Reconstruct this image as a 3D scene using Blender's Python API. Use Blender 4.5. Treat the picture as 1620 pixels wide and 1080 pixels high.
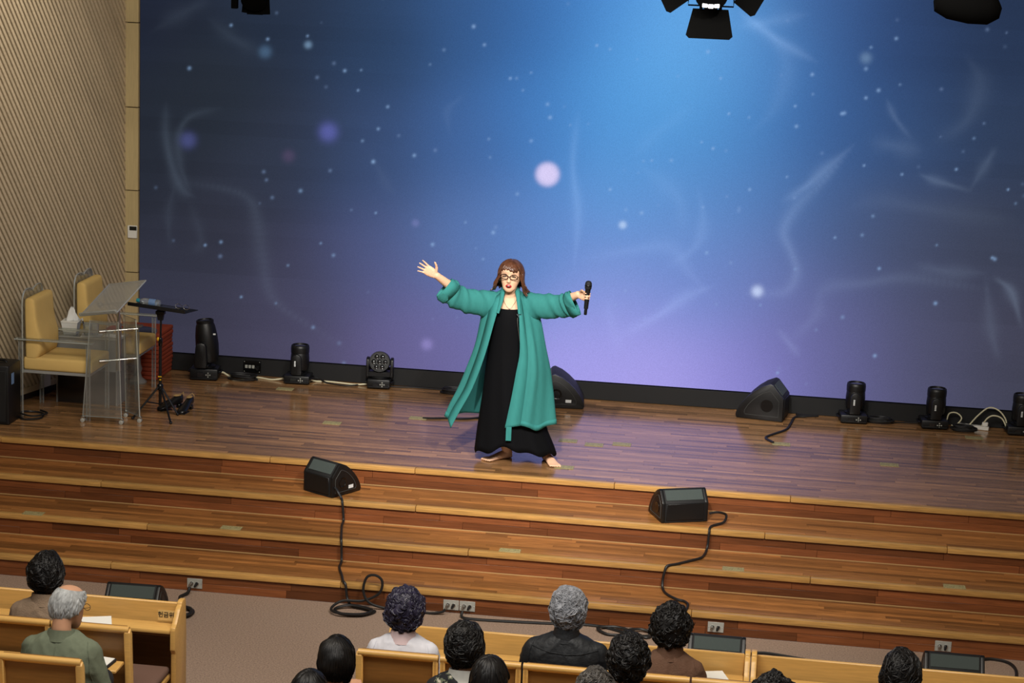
import bpy, bmesh, math, random
import numpy as np
from math import sin, cos, pi, radians, sqrt
from mathutils import Vector as V, Matrix, noise, Euler

SC = bpy.context.scene
COL = SC.collection
for o in list(bpy.data.objects):
    bpy.data.objects.remove(o)

# ------------------------------------------------------------------ camera
cd = bpy.data.cameras.new('camera')
cam = bpy.data.objects.new('camera', cd)
COL.objects.link(cam)
R_ = V((0.99061262, 0.13025726, 0.04146903))
U_ = V((-0.06707909, 0.19886767, 0.97772800))
F_ = V((-0.11910932, 0.97133140, -0.20573836))
cm = Matrix.Identity(4)
for i in range(3):
    cm[i][0], cm[i][1], cm[i][2] = R_[i], U_[i], -F_[i]
cm.translation = V((0.0, -14.51968, 4.76050))
cam.matrix_world = cm
cd.sensor_width = 36.0
cd.lens = 70.0
cd.clip_end = 100
SC.camera = cam

# ------------------------------------------------------------------ world, exposure, house lights
SC.view_settings.view_transform = 'Standard'
SC.view_settings.look = 'None'
SC.view_settings.exposure = 0.0
SC.view_settings.gamma = 1.0
SC.view_settings.use_curve_mapping = False
W = bpy.data.worlds.new('world')
SC.world = W
W.use_nodes = True
W.node_tree.nodes['Background'].inputs[0].default_value = (0.9, 0.95, 1.0, 1)
W.node_tree.nodes['Background'].inputs[1].default_value = 0.07


def lamp(name, kind, loc, target, energy, color, size=0.3, angle=40, blend=0.6, sizey=None):
    ld = bpy.data.lights.new(name, kind)
    ld.energy = energy
    ld.color = color
    if kind == 'SPOT':
        ld.spot_size = radians(angle)
        ld.spot_blend = blend
        ld.shadow_soft_size = size
    elif kind == 'AREA':
        ld.size = size
        if sizey:
            ld.shape = 'RECTANGLE'
            ld.size_y = sizey
    lo = bpy.data.objects.new(name, ld)
    COL.objects.link(lo)
    lo.location = loc
    lo.rotation_euler = (V(target) - V(loc)).to_track_quat('-Z', 'Y').to_euler()
    return lo


lamp('stage_spot', 'SPOT', (-1.6, -6.4, 6.3), (-1.55, 0.5, 1.5), 2150, (1.0, 0.95, 0.89), 0.12, 34, 0.7)
lamp('stage_spot', 'SPOT', (0.9, -6.2, 6.3), (-1.2, 0.0, 0.9), 1000, (1.0, 0.95, 0.89), 0.12, 44, 0.8)
lamp('stage_flood', 'AREA', (-1.6, -5.6, 6.3), (-1.6, -0.2, 0.6), 300, (1.0, 0.9, 0.76), 5.5, sizey=0.8)
lamp('wall_washer', 'SPOT', (-4.6, -0.2, 6.0), (-6.05, 1.15, 3.75), 300, (1.0, 0.92, 0.8), 0.1, 44, 1.0)
lamp('house_light', 'AREA', (-1.5, -7.5, 6.4), (-1.5, -3.5, 0.5), 330, (1.0, 0.97, 0.93), 6.0, sizey=1.5)


# ------------------------------------------------------------------ materials
def lin(c):
    c = c / 255.0
    return c / 12.92 if c <= 0.04045 else ((c + 0.055) / 1.055) ** 2.4


def rgb(r, g, b):
    return (lin(r), lin(g), lin(b), 1.0)


class NT:
    def __init__(s, m):
        s.t = m.node_tree
        s.n = s.t.nodes
        s.b = s.n['Principled BSDF']

    def add(s, typ, **kw):
        n = s.n.new(typ)
        for k, v in kw.items():
            if k.startswith('i_'):
                key = k[2:]
                n.inputs[int(key) if key.isdigit() else key.replace('_', ' ')].default_value = v
            else:
                setattr(n, k, v)
        return n

    def link(s, a, b):
        s.t.links.new(a, b)


def mat(name, c, rough=0.5, metal=0.0, spec=0.5, var=0.0, scale=20.0, bump=0.0, bscale=200.0, stretch=None, coat=0.0, alpha=1.0, trans=0.0, ior=1.45, sheen=0.0, randobj=0.0):
    m = bpy.data.materials.new(name)
    m.use_nodes = True
    t = NT(m)
    b = t.b
    b.inputs['Base Color'].default_value = c
    b.inputs['Roughness'].default_value = rough
    b.inputs['Metallic'].default_value = metal
    b.inputs['Specular IOR Level'].default_value = spec
    b.inputs['Coat Weight'].default_value = coat
    b.inputs['Coat Roughness'].default_value = 0.12
    b.inputs['Alpha'].default_value = alpha
    b.inputs['Transmission Weight'].default_value = trans
    b.inputs['IOR'].default_value = ior
    b.inputs['Sheen Weight'].default_value = sheen
    tc = t.add('ShaderNodeTexCoord')
    mp = t.add('ShaderNodeMapping')
    if stretch:
        mp.inputs['Scale'].default_value = stretch
    t.link(tc.outputs['Object'], mp.inputs[0])
    if var > 0 or randobj > 0:
        nz = t.add('ShaderNodeTexNoise', i_Scale=scale, i_Detail=4.0)
        t.link(mp.outputs[0], nz.inputs['Vector'])
        mr = t.add('ShaderNodeMapRange')
        mr.inputs[1].default_value, mr.inputs[2].default_value = 0.25, 0.75
        mr.inputs[3].default_value, mr.inputs[4].default_value = 1 - var, 1 + var
        t.link(nz.outputs[0], mr.inputs[0])
        val = mr.outputs[0]
        if randobj > 0:
            oi = t.add('ShaderNodeObjectInfo')
            m2 = t.add('ShaderNodeMapRange')
            m2.inputs[3].default_value, m2.inputs[4].default_value = 1 - randobj, 1 + randobj
            t.link(oi.outputs['Random'], m2.inputs[0])
            mu = t.add('ShaderNodeMath', operation='MULTIPLY')
            t.link(val, mu.inputs[0])
            t.link(m2.outputs[0], mu.inputs[1])
            val = mu.outputs[0]
            if stretch:
                ad = t.add('ShaderNodeVectorMath', operation='ADD')
                sc = t.add('ShaderNodeVectorMath', operation='SCALE')
                cx = t.add('ShaderNodeCombineXYZ')
                for i_ in range(3):
                    t.link(oi.outputs['Random'], cx.inputs[i_])
                t.link(cx.outputs[0], sc.inputs[0])
                sc.inputs['Scale'].default_value = 37.0
                t.link(mp.outputs[0], ad.inputs[0])
                t.link(sc.outputs[0], ad.inputs[1])
                t.link(ad.outputs[0], nz.inputs['Vector'])
        mx = t.add('ShaderNodeVectorMath', operation='SCALE')
        mx.inputs[0].default_value = c[:3]
        t.link(val, mx.inputs['Scale'])
        t.link(mx.outputs[0], b.inputs['Base Color'])
    if bump > 0:
        n2 = t.add('ShaderNodeTexNoise', i_Scale=bscale, i_Detail=3.0)
        t.link(mp.outputs[0], n2.inputs['Vector'])
        bp = t.add('ShaderNodeBump', i_Strength=bump)
        bp.inputs['Distance'].default_value = 0.01
        t.link(n2.outputs[0], bp.inputs['Height'])
        t.link(bp.outputs[0], b.inputs['Normal'])
    return m


def board_mat(name, c, rough, coat, stretch=(1.5, 30, 30)):
    """boards of one joined floor: per-board tone comes from the face attribute 'tone'"""
    m = mat(name, c, rough, coat=coat)
    t = NT(m)
    at = t.add('ShaderNodeAttribute', attribute_name='tone')
    tc = t.add('ShaderNodeTexCoord')
    mp = t.add('ShaderNodeMapping')
    mp.inputs['Scale'].default_value = stretch
    t.link(tc.outputs['Object'], mp.inputs[0])
    cx = t.add('ShaderNodeVectorMath', operation='SCALE')
    cx.inputs[0].default_value = (41, 17, 29)
    t.link(at.outputs['Fac'], cx.inputs['Scale'])
    ad = t.add('ShaderNodeVectorMath', operation='ADD')
    t.link(mp.outputs[0], ad.inputs[0])
    t.link(cx.outputs[0], ad.inputs[1])
    nz = t.add('ShaderNodeTexNoise', i_Scale=4.0, i_Detail=6.0)
    t.link(ad.outputs[0], nz.inputs['Vector'])
    a = t.add('ShaderNodeMapRange')
    a.inputs[3].default_value, a.inputs[4].default_value = 0.55, 1.5
    t.link(at.outputs['Fac'], a.inputs[0])
    b = t.add('ShaderNodeMapRange')
    b.inputs[1].default_value, b.inputs[2].default_value = 0.25, 0.75
    b.inputs[3].default_value, b.inputs[4].default_value = 0.55, 1.45
    t.link(nz.outputs[0], b.inputs[0])
    mu = t.add('ShaderNodeMath', operation='MULTIPLY')
    t.link(a.outputs[0], mu.inputs[0])
    t.link(b.outputs[0], mu.inputs[1])
    mx = t.add('ShaderNodeVectorMath', operation='SCALE')
    mx.inputs[0].default_value = c[:3]
    t.link(mu.outputs[0], mx.inputs['Scale'])
    t.link(mx.outputs[0], t.b.inputs['Base Color'])
    return m


def glass_mat(name, tint, alpha=0.12, rough=0.04):
    """clear acrylic: thin-walled mix of clear transmission and gloss"""
    m = bpy.data.materials.new(name)
    m.use_nodes = True
    t = NT(m)
    out = t.n['Material Output']
    tr = t.add('ShaderNodeBsdfTransparent')
    tr.inputs[0].default_value = tint
    gl = t.add('ShaderNodeBsdfGlossy')
    gl.inputs['Roughness'].default_value = rough
    lw = t.add('ShaderNodeLayerWeight', i_Blend=0.35)
    mr = t.add('ShaderNodeMapRange')
    mr.inputs[3].default_value, mr.inputs[4].default_value = 0.05, 0.6
    t.link(lw.outputs['Fresnel'], mr.inputs[0])
    df = t.add('ShaderNodeBsdfDiffuse')
    df.inputs[0].default_value = (0.86, 0.88, 0.86, 1)
    m0 = t.add('ShaderNodeMixShader')
    m0.inputs[0].default_value = alpha
    t.link(tr.outputs[0], m0.inputs[1])
    t.link(df.outputs[0], m0.inputs[2])
    mx = t.add('ShaderNodeMixShader')
    t.link(mr.outputs[0], mx.inputs[0])
    t.link(m0.outputs[0], mx.inputs[1])
    t.link(gl.outputs[0], mx.inputs[2])
    t.link(mx.outputs[0], out.inputs[0])
    t.n.remove(t.b)
    return m


def sheer_mat(name, c, see):
    m = mat(name, c, 0.8, spec=0.15, var=0.06, scale=60, bump=0.25, bscale=500, stretch=(1, 1, 0.25))
    t = NT(m)
    out = t.n['Material Output']
    tl = t.add('ShaderNodeBsdfTranslucent')
    tl.inputs[0].default_value = c
    m1 = t.add('ShaderNodeMixShader')
    m1.inputs[0].default_value = 0.3
    t.link(t.b.outputs[0], m1.inputs[1])
    t.link(tl.outputs[0], m1.inputs[2])
    tr = t.add('ShaderNodeBsdfTransparent')
    m2 = t.add('ShaderNodeMixShader')
    m2.inputs[0].default_value = see
    t.link(m1.outputs[0], m2.inputs[1])
    t.link(tr.outputs[0], m2.inputs[2])
    t.link(m2.outputs[0], out.inputs[0])
    return m


def emit_mat(name, c, s):
    m = bpy.data.materials.new(name)
    m.use_nodes = True
    t = NT(m)
    t.b.inputs['Base Color'].default_value = (0, 0, 0, 1)
    t.b.inputs['Emission Color'].default_value = c
    t.b.inputs['Emission Strength'].default_value = s
    return m


M_ = {}
M_['stage_board'] = board_mat('stage_board', rgb(146, 108, 70), 0.2, 0.3)
M_['tread_board'] = board_mat('tread_board', rgb(143, 95, 50), 0.28, 0.25)
M_['joint'] = mat('joint_strip', rgb(170, 138, 92), 0.5)
M_['riser_board'] = mat('riser_board', rgb(110, 63, 34), 0.38, var=0.3, scale=3, stretch=(1.5, 30, 30), randobj=0.42)
M_['nosing'] = mat('nosing_wood', rgb(178, 136, 77), 0.28, var=0.3, scale=3, stretch=(2, 40, 40), randobj=0.16)
M_['stage_core'] = mat('stage_core', rgb(40, 25, 15), 0.8)
M_['dark_black'] = mat('dark_black', rgb(8, 8, 8), 0.9, spec=0.03)
M_['slat'] = mat('slat_wood', rgb(190, 172, 142), 0.55, var=0.12, scale=3, stretch=(20, 20, 2), randobj=0.06)
M_['slat_back'] = mat('slat_backing', rgb(46, 30, 19), 0.85, var=0.1)
M_['trim'] = mat('trim_wood', rgb(184, 166, 122), 0.5, var=0.1, scale=3, stretch=(30, 30, 2), randobj=0.06)
M_['carpet'] = mat('carpet', rgb(158, 136, 120), 0.95, spec=0.1, var=0.35, scale=90, bump=0.6, bscale=400)
M_['ceiling'] = mat('ceiling_paint', rgb(150, 145, 138), 0.9)
M_['pew'] = mat('pew_wood', rgb(206, 162, 92), 0.33, var=0.12, scale=3, stretch=(2, 30, 30), randobj=0.05)
M_['pew_back'] = mat('pew_veneer', rgb(128, 90, 46), 0.4, var=0.15, scale=3, stretch=(2, 25, 25), randobj=0.05)
M_['pew_cush'] = mat('pew_cushion', rgb(104, 78, 66), 0.9, bump=0.3, bscale=300)
M_['black'] = mat('black_plastic', rgb(14, 15, 17), 0.42, bump=0.06, bscale=300)
M_['black_m'] = mat('black_paint', rgb(15, 16, 18), 0.7, bump=0.2, bscale=500)
M_['outline'] = mat('grey_outline', rgb(62, 64, 63), 0.6)
M_['black_g'] = mat('black_gloss', rgb(10, 11, 12), 0.22)
M_['grille'] = mat('speaker_grille', rgb(66, 76, 74), 0.7, var=0.35, scale=900, bump=0.5, bscale=900)
M_['cable'] = mat('cable_rubber', rgb(24, 24, 25), 0.5)
M_['white_c'] = mat('white_cable', rgb(205, 200, 170), 0.5)
M_['white_p'] = mat('white_plastic', rgb(222, 222, 216), 0.4)
M_['label'] = mat('white_label', rgb(215, 220, 222), 0.5)
M_['blue_l'] = mat('blue_label', rgb(110, 140, 185), 0.5)
M_['steel'] = mat('brushed_steel', rgb(190, 190, 188), 0.28, metal=1.0)
M_['alu'] = mat('grey_plate', rgb(176, 178, 172), 0.45, metal=0.35)
M_['brass'] = mat('floor_plate_metal', rgb(150, 140, 98), 0.5, metal=0.0, var=0.5, scale=130)
M_['acrylic'] = glass_mat('clear_acrylic', (0.95, 0.97, 0.96, 1), 0.05)
M_['acrylic_e'] = glass_mat('acrylic_edge', (0.88, 0.94, 0.92, 1), 0.30, 0.1)
M_['acrylic_p'] = glass_mat('acrylic_plate', (0.86, 0.89, 0.89, 1), 0.24, 0.1)
M_['frost'] = mat('frosted_acrylic', rgb(150, 150, 146), 0.35, alpha=0.6, var=0.1, scale=4)
M_['yellow'] = mat('yellow_fabric', rgb(212, 180, 112), 0.75, spec=0.2, bump=0.2, bscale=250, var=0.05, scale=9)
M_['red'] = mat('red_fabric', rgb(150, 68, 48), 0.9, spec=0.1, bump=0.3, bscale=400, var=0.08, scale=14)
M_['paper'] = mat('paper', rgb(226, 226, 220), 0.7)
M_['tissue'] = mat('tissue_paper', rgb(220, 222, 220), 0.8, bump=0.2, bscale=60)
M_['skin'] = mat('skin', rgb(228, 184, 152), 0.5, spec=0.35, var=0.04, scale=30)
M_['skin_d'] = mat('skin_tan', rgb(188, 142, 112), 0.55, spec=0.3, var=0.06, scale=30)
M_['lips'] = mat('lipstick', rgb(176, 42, 48), 0.35)
M_['mouth'] = mat('mouth_dark', rgb(60, 18, 20), 0.5)
M_['teeth'] = mat('teeth', rgb(232, 226, 214), 0.3)
M_['eye'] = mat('eye_dark', rgb(30, 20, 18), 0.2)
M_['eyew'] = mat('eye_white', rgb(225, 215, 208), 0.3)
M_['brow'] = mat('brow', rgb(84, 56, 42), 0.8)
M_['hair_b'] = mat('hair_brown', rgb(84, 52, 36), 0.32, spec=0.6, var=0.5, scale=40, stretch=(1, 1, 0.2))
M_['hair_k'] = mat('hair_black', rgb(15, 13, 13), 0.5, spec=0.35)
M_['hair_pu'] = mat('hair_blueblack', rgb(40, 37, 56), 0.42, spec=0.5, var=0.4, scale=26)
M_['hair_g'] = mat('hair_grey', rgb(128, 130, 136), 0.6, spec=0.3, var=0.6, scale=30)
M_['hair_w'] = mat('hair_white', rgb(158, 160, 160), 0.5, spec=0.4, var=0.35, scale=35)
M_['hair_dg'] = mat('hair_dark_grey', rgb(62, 58, 54), 0.45, spec=0.5, var=0.5, scale=35)
M_['teal'] = sheer_mat('teal_gauze', rgb(72, 158, 155), 0.10)
M_['teal_s'] = sheer_mat('teal_band', rgb(68, 154, 151), 0.0)
M_['dress'] = mat('black_dress', rgb(10, 11, 14), 0.8, spec=0.12, bump=0.15, bscale=350)
M_['silver'] = mat('silver_chain', rgb(210, 208, 198), 0.25, metal=1.0)
M_['denim'] = mat('grey_fabric', rgb(84, 92, 96), 0.8)
M_['trouser'] = mat('dark_trousers', rgb(30, 30, 34), 0.9)
M_['shoe'] = mat('black_leather', rgb(20, 20, 22), 0.3)
M_['insole'] = mat('tan_insole', rgb(160, 130, 84), 0.6)
M_['bottle'] = glass_mat('bottle_plastic', (0.9, 0.95, 0.97, 1), 0.16)
M_['cap'] = mat('cyan_cap', rgb(60, 185, 205), 0.4)
M_['ytag'] = mat('yellow_knob', rgb(220, 170, 30), 0.4)
M_['ink'] = mat('ink', rgb(40, 36, 30), 0.7)
M_['signp'] = mat('sign_plate', rgb(214, 178, 112), 0.5)
M_['lens'] = mat('lens_glass', rgb(24, 27, 31), 0.12, coat=0.8)
M_['lcd'] = mat('lcd', rgb(26, 30, 26), 0.2)
M_['smoked_shade'] = mat('smoked_glass_shade', rgb(44, 40, 38), 0.12, coat=0.5)  # dark glass tone, also used as painted shade on the clear table's front


# ------------------------------------------------------------------ mesh builder
class MB:
    def __init__(s):
        s.v, s.f, s.tone = [], [], []

    def add(s, vs, fs, M=None, tone=None):
        o = len(s.v)
        if M is not None:
            vs = [M @ V(p) for p in vs]
        s.v += [tuple(p) for p in vs]
        s.f += [tuple(i + o for i in f) for f in fs]
        s.tone += [tone if tone is not None else 0.5] * len(fs)
        return s

    def box(s, c, d, M=None, bev=0.0, seg=1, tone=None):
        x, y, z = d[0] / 2, d[1] / 2, d[2] / 2
        if bev <= 0:
            vs = [(c[0] + i * x, c[1] + j * y, c[2] + k * z) for i in (-1, 1) for j in (-1, 1) for k in (-1, 1)]
            fs = [(0, 1, 3, 2), (4, 6, 7, 5), (0, 4, 5, 1), (2, 3, 7, 6), (0, 2, 6, 4), (1, 5, 7, 3)]
            return s.add(vs, fs, M, tone)
        bm = bmesh.new()
        bmesh.ops.create_cube(bm, size=1)
        bmesh.ops.scale(bm, vec=d, verts=bm.verts)
        bmesh.ops.bevel(bm, geom=list(bm.edges), offset=min(bev, x * .98, y * .98, z * .98), segments=seg, profile=0.5, affect='EDGES')
        bmesh.ops.translate(bm, vec=c, verts=bm.verts)
        return s.bm(bm, M, tone)

    def bm(s, bm, M=None, tone=None):
        bm.verts.ensure_lookup_table()
        bm.verts.index_update()
        vs = [v.co.copy() for v in bm.verts]
        fs = [[v.index for v in f.verts] for f in bm.faces]
        bm.free()
        return s.add(vs, fs, M, tone)

    def loft(s, rings, M=None, closed=True, caps=True, tone=None):
        n = len(rings[0])
        vs = [p for r in rings for p in r]
        fs = []
        m = n if closed else n - 1
        for i in range(len(rings) - 1):
            for j in range(m):
                k = (j + 1) % n
                fs.append((i * n + j, i * n + k, (i + 1) * n + k, (i + 1) * n + j))
        if caps and closed:
            fs.append(tuple(range(n))[::-1])
            fs.append(tuple((len(rings) - 1) * n + j for j in range(n)))
        return s.add(vs, fs, M, tone)

    def tube(s, pts, r, n=8, M=None, caps=True, flat=1.0, closed=False, tone=None):
        P = [V(p) for p in pts]
        if closed:
            P = P + [P[0], P[1]]
        rings = []
        up = None
        for i, p in enumerate(P):
            a = P[max(i - 1, 0)]
            b = P[min(i + 1, len(P) - 1)]
            t = (b - a)
            if t.length < 1e-9:
                t = V((0, 0, 1))
            t.normalize()
            if up is None:
                up = V((0, 0, 1)) if abs(t.z) < 0.9 else V((0, 1, 0))
            x = up.cross(t)
            if x.length < 1e-6:
                x = V((1, 0, 0)).cross(t)
            x.normalize()
            y = t.cross(x)
            up = y
            rr = r(i / (len(P) - 1)) if callable(r) else (r[i] if isinstance(r, (list, tuple)) else r)
            rings.append([p + x * (rr * cos(2 * pi * k / n)) + y * (rr * flat * sin(2 * pi * k / n)) for k in range(n)])
        return s.loft(rings, M, True, caps and not closed, tone)

    def limb(s, pts, rads, n=14, M=None, sy=1.0):
        """tapered capsule chain with round ends"""
        P = [V(p) for p in pts]
        d0 = (P[0] - P[1]).normalized()
        d1 = (P[-1] - P[-2]).normalized()
        q, rr = [], []
        for a in (1.0, 0.85, 0.5):
            q.append(P[0] + d0 * rads[0] * a)
            rr.append(rads[0] * sqrt(max(1 - a * a, 0.003)))
        q += P
        rr += list(rads)
        for a in (0.5, 0.85, 1.0):
            q.append(P[-1] + d1 * rads[-1] * a)
            rr.append(rads[-1] * sqrt(max(1 - a * a, 0.003)))
        return s.tube(q, rr, n, M, True, sy)

    def lathe(s, prof, n=24, M=None, caps=True, tone=None):
        rings = [[(r * cos(2 * pi * k / n), r * sin(2 * pi * k / n), z) for k in range(n)] for r, z in prof]
        return s.loft(rings, M, True, caps, tone)

    def prism(s, poly, h, M=None, bev=0.0):
        """polygon in xy extruded along z from -h/2 to h/2"""
        bm = bmesh.new()
        a = [bm.verts.new((x, y, -h / 2)) for x, y in poly]
        f = bm.faces.new(a)
        r = bmesh.ops.extrude_face_region(bm, geom=[f])
        bmesh.ops.translate(bm, vec=(0, 0, h), verts=[e for e in r['geom'] if isinstance(e, bmesh.types.BMVert)])
        bmesh.ops.recalc_face_normals(bm, faces=bm.faces)
        if bev > 0:
            bmesh.ops.bevel(bm, geom=list(bm.edges), offset=bev, segments=2, profile=0.5, affect='EDGES')
        return s.bm(bm, M)

    def ball(s, c, r, M=None, n=16):
        rx, ry, rz = (r, r, r) if not isinstance(r, (tuple, list)) else r
        rings = []
        k = max(n // 2, 5)
        for i in range(k + 1):
            a = pi * i / k
            q = max(sin(a), 0.02)
            rings.append([(c[0] + rx * q * cos(2 * pi * j / n), c[1] + ry * q * sin(2 * pi * j / n), c[2] - rz * cos(a)) for j in range(n)])
        return s.loft(rings, M)

    def mesh(s, name, sharp=40):
        me = bpy.data.meshes.new(name)
        me.from_pydata(s.v, [], s.f)
        bm = bmesh.new()
        bm.from_mesh(me)
        bmesh.ops.recalc_face_normals(bm, faces=bm.faces)
        bm.to_mesh(me)
        bm.free()
        finish(me, sharp)
        return me

    def build(s, name, m, parent=None, sharp=40, loc=None, rot=None, tone=False):
        me = s.mesh(name, sharp)
        if tone:
            a = me.attributes.new('tone', 'FLOAT', 'FACE')
            a.data.foreach_set('value', s.tone)
        return link(name, me, m, parent, loc, rot)


def finish(me, sharp=40):
    me.polygons.foreach_set('use_smooth', [True] * len(me.polygons))
    me.set_sharp_from_angle(angle=radians(sharp))
    me.update()


def link(name, me, m, parent=None, loc=None, rot=None):
    o = bpy.data.objects.new(name, me)
    COL.objects.link(o)
    if m is not None and not me.materials:
        me.materials.append(M_[m] if isinstance(m, str) else m)
    if parent is not None:
        o.parent = parent
    if loc is not None:
        o.location = loc
    if rot is not None:
        o.rotation_euler = rot
    return o


def thing(name, label, cat, loc=(0, 0, 0), rz=0.0, group=None):
    o = bpy.data.objects.new(name, None)
    COL.objects.link(o)
    o.empty_display_size = 0.1
    o.location = loc
    o.rotation_euler = (0, 0, rz)
    return tag(o, label, cat, group)


def tag(o, label=None, cat=None, group=None, kind=None):
    if label:
        o['label'] = label
    if cat:
        o['category'] = cat
    if group:
        o['group'] = group
    if kind:
        o['kind'] = kind
    return o


def kids(o):
    return [c for c in bpy.data.objects if c.parent == o]


def dup(root, loc, rz, label, group=None, scale=None):
    r = root.copy()
    COL.objects.link(r)
    r.location = loc
    r.rotation_euler = (0, 0, rz)
    if scale:
        r.scale = (scale, scale, scale)
    r['label'] = label
    if group:
        r['group'] = group
    for ch in kids(root):
        c = ch.copy()
        COL.objects.link(c)
        c.parent = r
        for g in kids(ch):
            d = g.copy()
            COL.objects.link(d)
            d.parent = c
    return r


def cr(pts, n, closed=False):
    """Catmull-Rom resample"""
    P = [V(p) for p in pts]
    out = []
    m = len(P)
    segs = m if closed else m - 1
    for i in range(n):
        t = i / n * segs if closed else i / (n - 1) * segs
        k = min(int(t), segs - 1)
        u = t - k
        if closed:
            a, b, c, d = P[(k - 1) % m], P[k], P[(k + 1) % m], P[(k + 2) % m]
        else:
            b, c = P[k], P[k + 1]
            a = P[k - 1] if k > 0 else b * 2 - c
            d = P[k + 2] if k + 2 < m else c * 2 - b
        out.append(0.5 * ((2 * b) + (c - a) * u + (2 * a - 5 * b + 4 * c - d) * u * u + (3 * b - a - 3 * c + d) * u ** 3))
    return out


def fuse(mb, name, voxel, smooth=4, fac=0.5, fn=None):
    """union of overlapping closed volumes into one continuous skin"""
    me = bpy.data.meshes.new(name)
    me.from_pydata(mb.v, [], mb.f)
    bm = bmesh.new()
    bm.from_mesh(me)
    bmesh.ops.triangulate(bm, faces=[f for f in bm.faces if len(f.verts) > 4])
    bmesh.ops.recalc_face_normals(bm, faces=bm.faces)
    bm.to_mesh(me)
    bm.free()
    o = bpy.data.objects.new('tmp', me)
    COL.objects.link(o)
    r = o.modifiers.new('r', 'REMESH')
    r.mode = 'VOXEL'
    r.voxel_size = voxel
    sm = o.modifiers.new('s', 'SMOOTH')
    sm.iterations = smooth
    sm.factor = fac
    dg = bpy.context.evaluated_depsgraph_get()
    out = bpy.data.meshes.new_from_object(o.evaluated_get(dg))
    out.name = name
    bpy.data.objects.remove(o)
    bpy.data.meshes.remove(me)
    if fn:
        nv = [v.normal.copy() for v in out.vertices]
        for v, n in zip(out.vertices, nv):
            v.co = fn(v.co, n)
    finish(out, 80)
    return out


def T(x, y, z):
    return Matrix.Translation((x, y, z))


def frame(o, x, y, z):
    m = Matrix.Identity(4)
    for i in range(3):
        m[i][0], m[i][1], m[i][2] = x[i], y[i], z[i]
    m.translation = V(o)
    return m


RX, RY, RZ = (lambda a: Matrix.Rotation(a, 4, 'X')), (lambda a: Matrix.Rotation(a, 4, 'Y')), (lambda a: Matrix.Rotation(a, 4, 'Z'))

# ================================================================== ROOM
H = 0.16           # riser
TD = 0.459         # tread depth
Z0 = 4 * H         # stage level
XL, XR = -6.9, 3.3
SY = 2.68          # screen plane

# floor of the hall: carpet, flat at the front and rising in tiers under the pews
mb = MB()
prof = [(-3 * TD + 0.02, 0.0), (-4.47, 0.0), (-4.47, 0.10), (-5.23, 0.10), (-5.23, 0.20), (-6.05, 0.20), (-6.05, 0.30), (-9.5, 0.30), (-9.5, -0.1), (-3 * TD + 0.02, -0.1)]
mb.prism([(y, z) for y, z in prof], XR - XL + 2, T((XL + XR) / 2, 0, 0) @ frame((0, 0, 0), V((0, 1, 0)), V((0, 0, 1)), V((1, 0, 0))))
tag(mb.build('floor', 'carpet', sharp=30), kind='structure')
mb = MB()
mb.box(((XL + XR) / 2, -3.5, 6.65), (XR - XL + 2, 13.0, 0.1))
tag(mb.build('ceiling', 'ceiling'), kind='structure')

# ---- stage: the platform, with its three steps as parts
stage = thing('stage', 'wide wooden stage with glossy strip flooring and three full-width steps in front of it', 'stage', ((XL + XR) / 2, 0, 0))
CX = (XL + XR) / 2
WX = XR - XL
rnd = random.Random(4)


def core_prism(y0, y1, z1, name, parent):
    m = MB()
    m.box((0, (y0 + y1) / 2, z1 / 2), (WX, y1 - y0, z1))
    return m.build(name, 'stage_core', parent)


def strips(y0, y1, ztop, w, parent, name, m, lmin, lmax):
    """strip boards with small open joints, joined: too narrow to pick apart"""
    b = MB()
    n = max(1, round((y1 - y0) / w))
    w = (y1 - y0) / n
    for i in range(n):
        x = -WX / 2 - rnd.random() * lmax
        while x < WX / 2:
            L = rnd.uniform(lmin, lmax)
            a, c = max(x, -WX / 2), min(x + L, WX / 2)
            if c - a > 0.03:
                dz = rnd.uniform(0, 0.0004)
                tn = min(max(rnd.gauss(0.45, 0.26), 0), 1)
                b.box(((a + c) / 2, y0 + (i + .5) * w, ztop - 0.006 + dz), (c - a - 0.0012, w - 0.0012, 0.012), tone=tn)
            x += L
    o = b.build(name, m, parent, tone=True)
    o['kind'] = 'stuff'
    return o


def nosings(y, ztop, parent):
    x = -WX / 2
    while x < WX / 2:
        L = rnd.uniform(1.1, 2.6)
        c = min(x + L, WX / 2)
        b = MB()
        b.box((0, 0, 0), (c - x - 0.002, 0.055, 0.042), bev=0.007, seg=2)
        b.build('nosing', 'nosing', parent, loc=((x + c) / 2, y + 0.0275, ztop - 0.021 + 0.001))
        x += L


def risers(y, z0, z1, parent):
    hs = (z1 - 0.042 - z0)
    for r in range(2):
        x = -WX / 2 - rnd.random()
        while x < WX / 2:
            L = rnd.uniform(0.5, 1.5)
            a, c = max(x, -WX / 2), min(x + L, WX / 2)
            if c - a > 0.02:
                b = MB()
                b.box((0, 0, 0), (c - a - 0.0015, 0.014, hs / 2 - 0.0015), bev=0.001)
                b.build('riser_board', 'riser_board', parent, loc=((a + c) / 2, y + rnd.uniform(0.0, 0.0015), z0 + hs * (r + .5) / 2))
            x += L


stage_core = core_prism(0.035, SY + 0.25, Z0 - 0.013, 'platform', stage)
strips(0.056, SY + 0.2, Z0, 0.045, stage, 'floor_boards', 'stage_board', 0.4, 1.1)
nosings(0.0, Z0, stage)
risers(0.027, 3 * H, Z0, stage)
for k in (1, 2, 3):
    y = -k * TD
    zt = (4 - k) * H
    st = core_prism(y + 0.035, y + TD + 0.03, zt - 0.013, 'step', stage)
    strips(y + 0.056, y + TD + 0.02, zt, 0.046, st, 'tread_boards', 'tread_board', 0.5, 1.6)
    nosings(y, zt, st)
    risers(y + 0.027, (3 - k) * H, zt, st)
    b = MB()
    b.box((0, y + TD + 0.0165, zt + 0.002), (WX, 0.009, 0.004))
    b.build('joint_strip', 'joint', st)

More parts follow.
